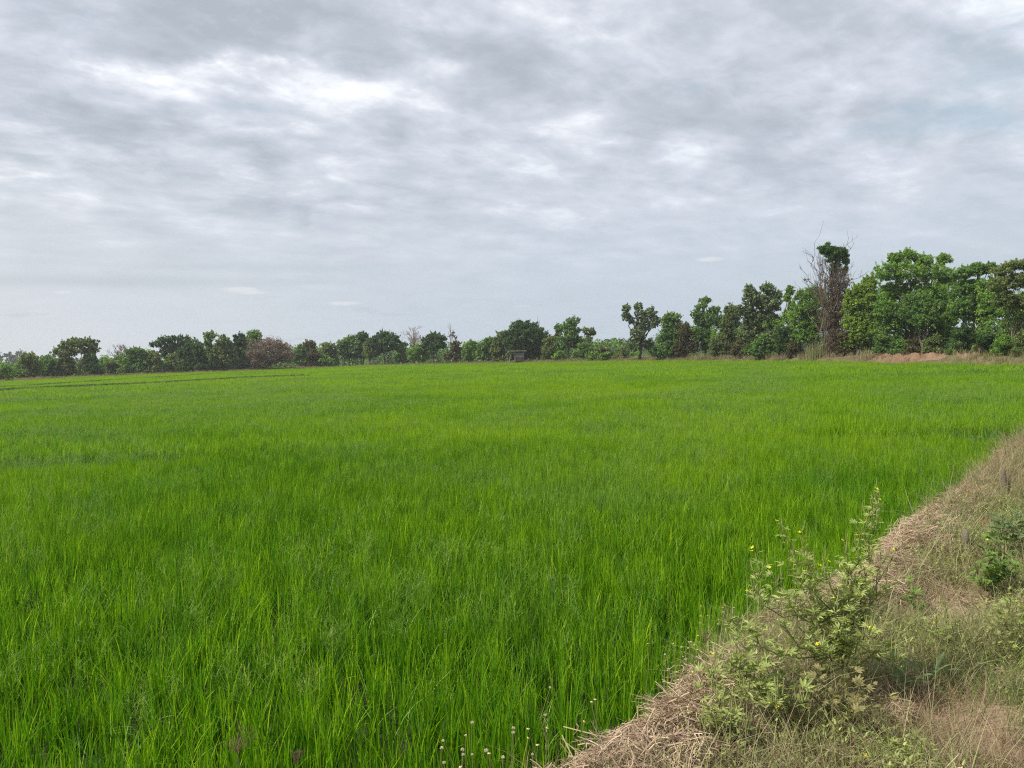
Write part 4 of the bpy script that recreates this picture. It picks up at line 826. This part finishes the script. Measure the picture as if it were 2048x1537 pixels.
# ------------------------------------------------------------------ plants on the near bank
def leaflet_fan(n=3, L=.035, w_=.013, mat=None, seed=0, droop=.3):
    """palmate leaf: n lance-shaped leaflets on a short stalk, along +X"""
    g = np.random.default_rng(seed); V, Fc, T = [], [], []; k = 0; st = L * .55
    V += [(0, -.0008, 0), (0, .0008, 0), (st, .0008, .004), (st, -.0008, .004)]; Fc.append((0, 1, 2, 3)); T += [.3] * 4; k = 4
    for a in np.linspace(-1.05, 1.05, n) if n > 1 else [0]:
        l = L * (1 - .22 * abs(a)); ca, sa = math.cos(a), math.sin(a); tt = g.uniform(.2, .8)
        for j, (x, w2) in enumerate(((0, .12), (.35, 1), (.7, .72), (1, .03))):
            z = .004 + .006 * x - droop * l * x * x; hw = w_ * .5 * w2
            V += [(st + ca * l * x - sa * -hw, sa * l * x + ca * -hw, z), (st + ca * l * x, sa * l * x, z - .0025 * w2), (st + ca * l * x - sa * hw, sa * l * x + ca * hw, z)]; T += [tt] * 3
            if j: b = k + j * 3; Fc += [(b - 3, b - 2, b + 1, b), (b - 2, b - 1, b + 2, b + 1)]
        k += 12
    return mesh('leaf', V, np.array(Fc), mat, {'tint': np.array(T)})
def flower_mesh(mat, r=.010):
    V, Fc = [], []
    for i in range(4):
        a = i * math.pi / 2 + .3; c, s = math.cos(a), math.sin(a); b = len(V)
        for x, y, z in ((0, 0, 0), (.6, -.38, .35), (1.15, 0, .55), (.6, .38, .35)): V.append((r * (c * x - s * y), r * (s * x + c * y), r * z))
        Fc.append((b, b + 1, b + 2, b + 3))
    return mesh('flower', V, np.array(Fc), mat, {'tint': np.full(len(V), .6)})
def pod_mesh(mat):
    tb = Tubes(); tb.add([(0, 0, 0), (.012, 0, .02), (.018, 0, .045), (.019, 0, .065)], [.0012, .0018, .0016, .0006], 4, .8)
    return mesh('seed_pod', np.concatenate(tb.V), np.concatenate(tb.F), mat, {'tint': np.concatenate(tb.T)}, True)
M['tan'] = leafmat('tan_weed_leaf', [(0, (.14, .13, .05)), (.5, (.25, .23, .10)), (1, (.38, .33, .16))], .3)
LEAF = {'tan': [leaflet_fan(5, .045, .014, M['tan'], i) for i in range(4)], 'cleome': [leaflet_fan(3 + (i % 2) * 2, .052, .0115, M['cleome'], i) for i in range(6)], 'green': [leaflet_fan(5, .045, .016, M['green_weed'], i) for i in range(4)], 'broad': [leaflet_fan(1, .13, .034, M['blue_weed'], i, .25) for i in range(4)], 'narrow': [leaflet_fan(1, .07, .015, M['blue_weed'], i, .4) for i in range(4)]}
for q in (LEAF['tan'], LEAF['cleome'], LEAF['green'], LEAF['broad'], LEAF['narrow']):
    for me in q: me.name = 'leaf'
FLW = flower_mesh(M['yellow'], .009); POD = pod_mesh(M['wstem']); RED = flower_mesh(M['red'], .008)
def place(name, me, parent, pos, az, el, scale, roll=0.):
    o = ob(name, me, parent); q = Euler((roll, -el, az), 'XYZ'); o.matrix_local = Matrix.Translation(Vector(pos)) @ q.to_matrix().to_4x4() @ Matrix.Diagonal((scale, scale, scale, 1)); return o
def weed(base, targets, label, kind='cleome', seed=0, leaf_step=.045, lsize=1.0, flowers=True, pods=True, name='yellow_flowered_weed', cat='weed', rs=.005, leafmin=.0, group=None, tipfl=None, side=.5):
    """base point, targets = branch tips in the world; leaves all along the branches"""
    g = np.random.default_rng(seed); base = np.asarray(base, float); root = thing(name, base, label, cat, group); main = None; cnt = 0; LV = []
    for ti, tg in enumerate(targets):
        tg = np.asarray(tg, float) - base; st = np.zeros(3) if main is None else main[g.integers(2, len(main) - 3)] * g.uniform(.5, 1)
        pts = bez(st, tg, -.04 * (ti > 0), .03, 9, g); L = np.linalg.norm(tg - st)
        if ti > 0: pts[:, 2] -= np.sin(np.linspace(0, np.pi, 9)) * L * .10
        if main is None: main = pts
        tb = Tubes(); tb.add(pts, np.linspace(rs * (1 if ti == 0 else .75), rs * .35, 9), 5, g.uniform(.2, .7)); tb.build('stem' if ti == 0 else 'branch', M['wstem'], root)
        twigs_ = [(pts, .12 if ti == 0 else .06)]
        for _ in range(int(L / .12 * side)):                                    # side twigs
            i = g.integers(2, 7); a = g.uniform(0, 6.28); l2 = g.uniform(.06, .16); e2 = pts[i] + np.array([math.cos(a) * l2, math.sin(a) * l2, g.uniform(.02, .12)])
            tw = bez(pts[i], e2, -.05, .03, 5, g); tb = Tubes(); tb.add(tw, np.linspace(rs * .35, rs * .15, 5), 4, .5); tb.build('twig', M['wstem'], root); twigs_.append((tw, .15))
        for tp, t0 in twigs_:
            Lt = np.linalg.norm(tp[-1] - tp[0]); nl = max(5, int(Lt * (1 - t0) / leaf_step * 2.3)); az = g.uniform(0, 6.28)
            for j in range(nl):
                f = t0 + (1 - t0) * (j + .5) / nl; x = f * (len(tp) - 1); i = min(int(x), len(tp) - 2); p = tp[i] + (tp[i + 1] - tp[i]) * (x - i); az += 2.4
                LV.append((LEAF[kind][g.integers(0, len(LEAF[kind]))], p, az + g.normal(0, .3), g.uniform(.1, 1.05), lsize * g.uniform(.55, 1.1) * (1.05 - .25 * f * f), g.normal(0, .4))); cnt += 1
        if flowers and (tipfl is None or ti in tipfl):
            for _ in range(g.integers(1, 3)): place('flower', FLW, root, pts[-1] + g.normal(0, .012, 3) + [0, 0, .01], g.uniform(0, 6.28), g.normal(0, .4), g.uniform(.8, 1.2))
        if pods:
            for j in range(g.integers(5, 10)): place('seed_pod', POD, root, pts[-1 - g.integers(0, 4)] * .5 + pts[-1 - g.integers(0, 2)] * .5, g.uniform(0, 6.28), 0, g.uniform(.8, 1.4))
    LV.sort(key=lambda q: -q[4])
    for me, p, a_, e_, sc_, ro in LV[:290]: place('leaf', me, root, p, a_, e_, sc_, ro)
    if len(LV) > 290:                                                         # the small leaves beyond the first 290, joined
        V, Fc, T = [], [], []; n = 0; cache = {}
        for me, p, a_, e_, sc_, ro in LV[290:]:
            if me.name not in cache:
                co = np.zeros(len(me.vertices) * 3); me.vertices.foreach_get('co', co); tt = np.zeros(len(me.vertices)); me.attributes['tint'].data.foreach_get('value', tt)
                cache[me.name] = (co.reshape(-1, 3), np.array([list(q.vertices) for q in me.polygons]), tt)
            co, fc, tt = cache[me.name]; m3 = np.array(Euler((ro, -e_, a_), 'XYZ').to_matrix()); V.append(co @ m3.T * sc_ + p); Fc.append(fc + n); T.append(tt); n += len(co)
        tag(ob('foliage', mesh('foliage', np.concatenate(V), np.concatenate(Fc), LV[0][0].materials[0], {'tint': np.concatenate(T)}), root), kind='stuff')
    return root, cnt
def nb_at(px, py):
    """point of the near bank surface under a pixel"""
    z = .55
    for _ in range(6): p = G(px, py, z); u, v = uv(p); z = float(nearz(np.array(u), np.array(v)))
    p[2] = z; return p
def tips_at(lst, D): return [P(a, b, D + (c[0] if c else 0)) for a, b, *c in lst]
tot = 0
B = nb_at(1640, 1425); D = B[1]
_, c = weed(B, tips_at([(1750, 985, .12), (1560, 1050, .05), (1600, 1070, -.05), (1790, 1105, .1), (1495, 1190, -.02), (1690, 1085, .2), (1830, 1250, .0), (1560, 1250, -.15), (1740, 1260, -.2), (1500, 1290, -.1), (1660, 1200, -.2), (1610, 1160, .15), (1800, 1330, -.15), (1530, 1350, -.1), (1640, 1300, -.25), (1760, 1010, .08), (1720, 1070, .12), (1770, 1120, .1), (1590, 1110, 0), (1540, 1140, .1), (1650, 1130, .05), (1700, 1180, .1)], D), 'tallest yellow-flowered weed, leaning right over the rice edge', seed=3, lsize=.95, side=.9, rs=.0065, leaf_step=.042); print('main', c); tot += c
B = nb_at(1560, 1500); D = B[1]
_, c = weed(B, tips_at([(1510, 1105, .25), (1450, 1215, .2), (1430, 1310, .1), (1480, 1385, 0), (1560, 1390, -.05), (1545, 1415, -.08), (1400, 1350, .15), (1610, 1410, 0)], D), 'yellow-flowered weed with slim leaning shoots, left of the tallest one', seed=5, lsize=1.05, side=1.0); tot += c
B = nb_at(1440, 1530); D = B[1]
_, c = weed(B, tips_at([(1425, 1330, .2), (1475, 1420, .1), (1400, 1450, .05), (1500, 1470, 0), (1440, 1400, .05)], D), 'pale leafy weed beside the dark hollow in the straw', seed=6, lsize=1.0, side=.9, tipfl=[1]); tot += c
B = nb_at(1800, 1560); D = B[1]
_, c = weed(B, tips_at([(1835, 1480, 0), (1860, 1500, .05), (1780, 1500, .05), (1740, 1520, 0), (1880, 1530, 0)], D), 'low yellow-flowered weed at the bottom edge of the photo', seed=8, lsize=1.0, side=.8); tot += c
B = nb_at(1985, 1210); D = B[1]
_, c = weed(B, tips_at([(1975, 1075, .1), (1950, 1130, 0), (2000, 1120, 0), (2035, 1150, .1), (1960, 1170, -.1), (2010, 1080, .2)], D), 'bright green leafy weed right of the wooden stub', 'green', seed=9, lsize=1.3, side=1.2, tipfl=[0], name='leafy_weed'); tot += c
B = nb_at(2020, 1130); D = B[1]
_, c = weed(B, tips_at([(2005, 1000, .1), (2040, 1010, .1), (1980, 1030, 0), (2030, 1060, 0), (2060, 1050, 0)], D), 'bluish narrow-leaved weed near the right edge', 'narrow', seed=10, lsize=1.5, side=1.6, flowers=False, pods=False, name='narrow_leaved_weed'); tot += c
B = nb_at(1700, 1240); D = B[1]
_, c = weed(B, tips_at([(1690, 1165, 0), (1725, 1165, 0), (1740, 1185, .05), (1670, 1185, 0)], D), 'small bright green weed at the rice edge behind the tallest weed', 'green', seed=11, lsize=1.0, side=1., name='leafy_weed'); tot += c
B = nb_at(1830, 1235); D = B[1]
_, c = weed(B, tips_at([(1828, 1185, 0), (1845, 1195, 0), (1815, 1200, 0)], D), 'small green weed on the straw right of the tallest weed', 'green', seed=12, lsize=1.1, side=1., flowers=False, pods=False, name='leafy_weed'); tot += c
B = nb_at(1880, 1330); D = B[1]
_, c = weed(B, tips_at([(1910, 1250, 0), (1870, 1240, 0), (1840, 1290, 0), (1940, 1290, 0), (1895, 1210, .1)], D), 'thin pale weed in the middle of the bank', 'cleome', seed=13, lsize=.8, side=1., name='pale_weed', tipfl=[1]); tot += c
B = nb_at(1780, 1400); D = B[1]
_, c = weed(B, tips_at([(1820, 1340, 0), (1770, 1330, 0), (1850, 1370, 0), (1800, 1370, -.1)], D), 'dark broad-leaved weed at the foot of the tallest weed', 'narrow', seed=14, lsize=1.4, side=1., flowers=False, pods=False, name='broad_leaved_weed'); tot += c
B = nb_at(1690, 1490); D = B[1]
_, c = weed(B, tips_at([(1720, 1370, 0), (1600, 1350, 0), (1660, 1400, -.05), (1780, 1400, 0), (1640, 1340, .1), (1580, 1420, 0), (1740, 1440, -.05), (1690, 1330, .1)], D), 'low tan-olive weed under the tallest weed', 'tan', seed=16, lsize=.9, side=1., flowers=False, pods=False, name='low_weed', leaf_step=.038); tot += c
B = nb_at(2040, 1330); D = B[1]
_, c = weed(B, tips_at([(2010, 1180, 0), (2040, 1170, .1), (1970, 1230, 0), (2060, 1210, 0), (1990, 1200, .1)], D), 'thin pale green weed at the right edge above the footpath', 'cleome', seed=17, lsize=.8, side=1., flowers=False, pods=False, name='pale_weed'); tot += c
# broad-leaved sprout on the straw at the bottom
B = nb_at(1168, 1545); D = B[1]; r = thing('broad_leaved_sprout', B, 'young sprout with broad grey-green leaves on the straw at the bottom', 'weed'); tb = Tubes(); tb.add([(0, 0, 0), (.003, 0, .04), (0, 0, .075)], [.003, .0025, .002], 5, .7); tb.build('stem', M['wstem'], r)
for a, el, z, sc_ in ((.25, .35, .06, 1.0), (3.6, .05, .055, .9), (4.3, -.1, .05, .85), (5.2, .0, .06, .8), (1.3, .9, .07, .75), (2.4, .6, .07, .6)): place('leaf', LEAF['broad'][int(a) % 4], r, (0, 0, z), a, el, sc_)
print('weed leaves', tot)

# daisies: yellow-centred heads and cream seed heads on bare stalks
def daisy_head(kind, g):
    V, Fc, T = [], [], []; n = 10
    if kind == 'seed':                                                     # fluffy ball of bristles
        for _ in range(70):
            d = g.normal(0, 1, 3); d[2] = abs(d[2]) * 1.0 - .25; d /= np.linalg.norm(d); a = np.cross(d, g.normal(0, 1, 3)); a /= np.linalg.norm(a); r = .0105 * g.uniform(.8, 1.1); b = len(V)
            V += [tuple(d * .001), tuple(d * r + a * .0020), tuple(d * r * 1.05), tuple(d * r - a * .0020)]; Fc.append((b, b + 1, b + 2, b + 3)); T += [g.uniform(.2, 1)] * 4
        return mesh('seed_head', V, np.array(Fc), M['cream'], {'tint': np.array(T)})
    tb = Tubes(); tb.add([(0, 0, -.004), (0, 0, .000), (0, 0, .004), (0, 0, .0065)], [.002, .0045, .0048, .002], 8, .5)
    return mesh('flower_head', np.concatenate(tb.V), np.concatenate(tb.F), M['disc'], {'tint': np.concatenate(tb.T)}, True)
g = np.random.default_rng(4); SEEDM = [daisy_head('seed', g) for _ in range(4)]; DISC = daisy_head('disc', g)
def ray_mesh():
    V, Fc = [], []
    for i in range(5):
        a = i * 2 * math.pi / 5; c, s = math.cos(a), math.sin(a); b = len(V)
        for x, y in ((.003, -.002), (.009, -.003), (.0095, .003), (.003, .002)): V.append((c * x - s * y, s * x + c * y, .003))
        Fc.append((b, b + 1, b + 2, b + 3))
    return mesh('petals', V, np.array(Fc), M['cream'], {'tint': np.full(len(V), .8)})
PET = ray_mesh()
DA = [(886, 1482, 's', 'brown seed head furthest left of the daisies at the bottom'), (883, 1497, 's', 'small seed head just below the furthest left one'), (944, 1446, 's', 'tiny dark bud on a leaning stalk above the daisy cluster'), (931, 1472, 's', 'small brown bud left of the leaning stalk'),
      (925, 1500, 's', 'pale seed head in the left daisy cluster, upper one'), (926, 1510, 's', 'pale seed head in the left daisy cluster, lower one'), (944, 1510, 's', 'large cream seed head at the bottom centre'), (972, 1502, 's', 'cream seed head beside a yellow flower at the bottom'), (978, 1508, 'd', 'yellow flower beside the cream seed head at the bottom'),
      (888, 1526, 's', 'white seed head lowest at the bottom left'), (1026, 1466, 's', 'pale oval seed head standing alone'), (1027, 1457, 's', 'brown bud just above the pale oval seed head'), (1056, 1459, 'd', 'small yellow flower left of the tall white seed head'), (1056, 1477, 'd', 'yellow flower below the small yellow one'),
      (1090, 1431, 's', 'tall white seed head at the left of the straw'), (1094, 1457, 'd', 'yellow flower under the tall white seed head'), (1075, 1491, 'd', 'orange flower near the end of the straw'), (1065, 1509, 's', 'white seed head near the end of the straw'), (1168, 1444, 'd', 'orange-yellow flower rising from the broad-leaved sprout'),
      (1183, 1405, 'd', 'yellow flower of the pair above the sprout, left one'), (1190, 1400, 'd', 'yellow flower of the pair above the sprout, right one'), (1100, 1376, 's', 'tiny brown bud high in the rice'), (1218, 1465, 's', 'pale dry head at the upper rim of the straw'), (1006, 1515, 's', 'small bud at the bottom between the two daisy clusters'), (921, 1535, 'd', 'yellow flower cut by the bottom edge')]
RD = [(1296, 1288), (1347, 1288), (1337, 1339), (1361, 1325), (1373, 1318), (1363, 1295), (1376, 1297), (1378, 1285), (1396, 1272), (1382, 1285), (1400, 1247), (1401, 1233), (1402, 1213), (1437, 1240), (1436, 1249), (1450, 1249), (1455, 1250), (1445, 1216), (1366, 1314), (1371, 1320), (1383, 1337), (1391, 1324), (1353, 1345), (1357, 1360), (1370, 1372), (1415, 1232), (1468, 1216), (1474, 1247), (1388, 1291), (1395, 1300), (1330, 1310), (1381, 1350)]
def daisy(px, py, kind, label, D=None, group=None, small=False):
    gz = .55; D = D or max(2.6, G(px, py + 110, .5)[1]); top = P(px, py, D); base = np.array([top[0] + R.normal(0, .05), top[1] + R.normal(.02, .04), 0.]); u_, v_ = uv(base); base[2] = float(nearz(np.array(u_), np.array(v_))) if u_ > -.4 else .05
    r = thing('daisy', base, label, 'flower', group); tb = Tubes(); tb.add(bez((0, 0, 0), top - base, 0, .02, 6), np.linspace(.0016, .0011, 6), 4, .6); tb.build('stalk', M['wstem'], r)
    sc_ = .55 if small else .66
    if kind == 's': place('seed_head', SEEDM[R.integers(0, 4)], r, top - base, 0, 0, sc_ * R.uniform(.75, 1.15))
    else: place('flower_head', DISC, r, top - base, 0, R.normal(0, .3), sc_ * 1.25); place('petals', PET, r, top - base, 0, R.normal(0, .3), sc_ * 1.1)
for px, py, k_, lab in DA: daisy(px, py, k_, lab + ' of the field edge' if len(lab.split()) < 4 else lab, group='daisies at the bottom of the rice')
for px, py in RD: daisy(px, py, 'd' if (px + py) % 3 else 's', ('tiny yellow daisy head' if (px + py) % 3 else 'tiny cream seed head') + ' in the scattered group at the rice edge left of the weeds', D=G(px, py + 75, .5)[1], group='scattered small daisies', small=True)

# reddish feathery grass heads
def feather(px, py, L, ang, label, Dz=None):
    D = Dz or G(px, py + 100, .5)[1]; tip = P(px, py, D); d = np.array([math.sin(ang), 0, math.cos(ang)]); base = tip - d * (L * 1.0); gb = np.array([base[0] - .1 * math.sin(ang), base[1], 0.05]); u_, v_ = uv(gb); gb[2] = float(nearz(np.array(u_), np.array(v_))) if u_ > -.4 else .05
    r = thing('feather_grass', gb, label, 'grass'); tb = Tubes(); tb.add(bez(gb - gb, base - gb, 0, .02, 5), np.linspace(.0018, .0013, 5), 4, .3); tb.build('stalk', M['wstem'], r)
    g = np.random.default_rng(int(px)); parts = []; n = 9
    for i in range(n):
        a = ang + (i / (n - 1) - .5) * 1.0; tp = base + np.array([math.sin(a), g.normal(0, .15), math.cos(a)]) * L * g.uniform(.8, 1.05)
        pts = bez(base, tp, .03, .01, 6, g); tb2 = np.array(pts)
        for q in range(5):
            k = 7; bb = np.tile(pts[q], (k, 1)) + g.normal(0, .001, (k, 3)) + (pts[q + 1] - pts[q]) * g.uniform(0, 1, (k, 1)); parts.append(blades(k, bb, g.uniform(.006, .014, k), np.full(k, .0016), g.uniform(.002, .006, k), 0, 3, g.uniform(0, 1, k), None, g))
        dd = np.diff(pts, axis=0)
    V, Fc, T = merge(parts); ob('feather_head', mesh('feather_head', V - gb, Fc, M['purple'], {'tint': T}), r)
feather(505, 1452, .13, .55, 'reddish-brown feathery grass head, larger of the pair at the bottom left')
feather(462, 1478, .07, -.35, 'reddish-brown feathery grass head, smaller of the pair at the bottom left')
feather(596, 1500, .06, .2, 'single feathery grass head right of the bottom-left pair')
feather(1462, 1212, .10, .5, 'reddish feathery grass head above the scattered daisies')
feather(1418, 1262, .07, .3, 'reddish feathery grass head among the scattered daisies')
feather(1385, 1515, .12, .6, 'brown feathery grass head in front of the straw hollow', Dz=3.0)
for i, (px, py) in enumerate([(1953, 981), (2040, 1001), (1970, 1043), (2041, 1041), (1937, 983)]):
    D = nb_at(px, py + 45)[1]; tp = P(px, py, D); bs = tp.copy(); u_, v_ = uv(bs); bs[2] = float(nearz(np.array(u_), np.array(v_)))
    r = thing('red_flower', bs, 'small dark red flower ' + ['beside the second wooden stub', 'at the right edge above the bluish weed', 'left of the bluish narrow-leaved weed', 'at the right edge beside the bluish weed', 'on the brown bank nearest the rice'][i], 'flower')
    tb = Tubes(); tb.add(bez((0, 0, 0), tp - bs, 0, .03, 4), [.0015] * 4, 4, .4); tb.build('stalk', M['wstem'], r); place('petals', RED, r, tp - bs, 0, .3, 1.6)
# wooden stubs
for px, py0, py1, lab, ln in ((1938, 1075, 1125, 'short grey wooden stub between the straw and the green weed', -.25), (2014, 955, 1000, 'short weathered post further along the bank near the right edge', -.12)):
    b = nb_at(px, py1); D = b[1]; t_ = P(px - 8, py0 - 14, D) - b; g = np.random.default_rng(px); r = thing('wooden_stub', b, lab, 'post')
    tb = Tubes(); tb.add([(0, 0, -.05), t_ * .3, t_ * .7, t_, t_ * 1.04], [.026, .025, .023, .020, .005], 7, .5); tb.build('post', M['wood'], r)
    tb = Tubes(); tb.add([(.035, .01, -.05), (.03, .01, t_[2] * .5), (.028, .0, t_[2] * .85)], [.014, .012, .004], 5, .5); tb.build('splinter', M['wood'], r)

# ------------------------------------------------------------------ haze
HAZE = 0.0004
hm = bpy.data.materials.new('haze'); hm.use_nodes = True; hm.node_tree.nodes.clear(); h_ = NT(hm.node_tree); vo = h_.node('ShaderNodeVolumePrincipled'); vo.inputs['Color'].default_value = (.93, .96, 1, 1); vo.inputs['Density'].default_value = HAZE; vo.inputs['Anisotropy'].default_value = .3
oo = h_.node('ShaderNodeOutputMaterial'); h_.l.new(vo.outputs[0], oo.inputs['Volume'])
hz_o = box('haze', 0, 0, 6.5, 1520, 1520, 17, hm, None); tag(hz_o, kind='stuff', label='thin haze over the field')
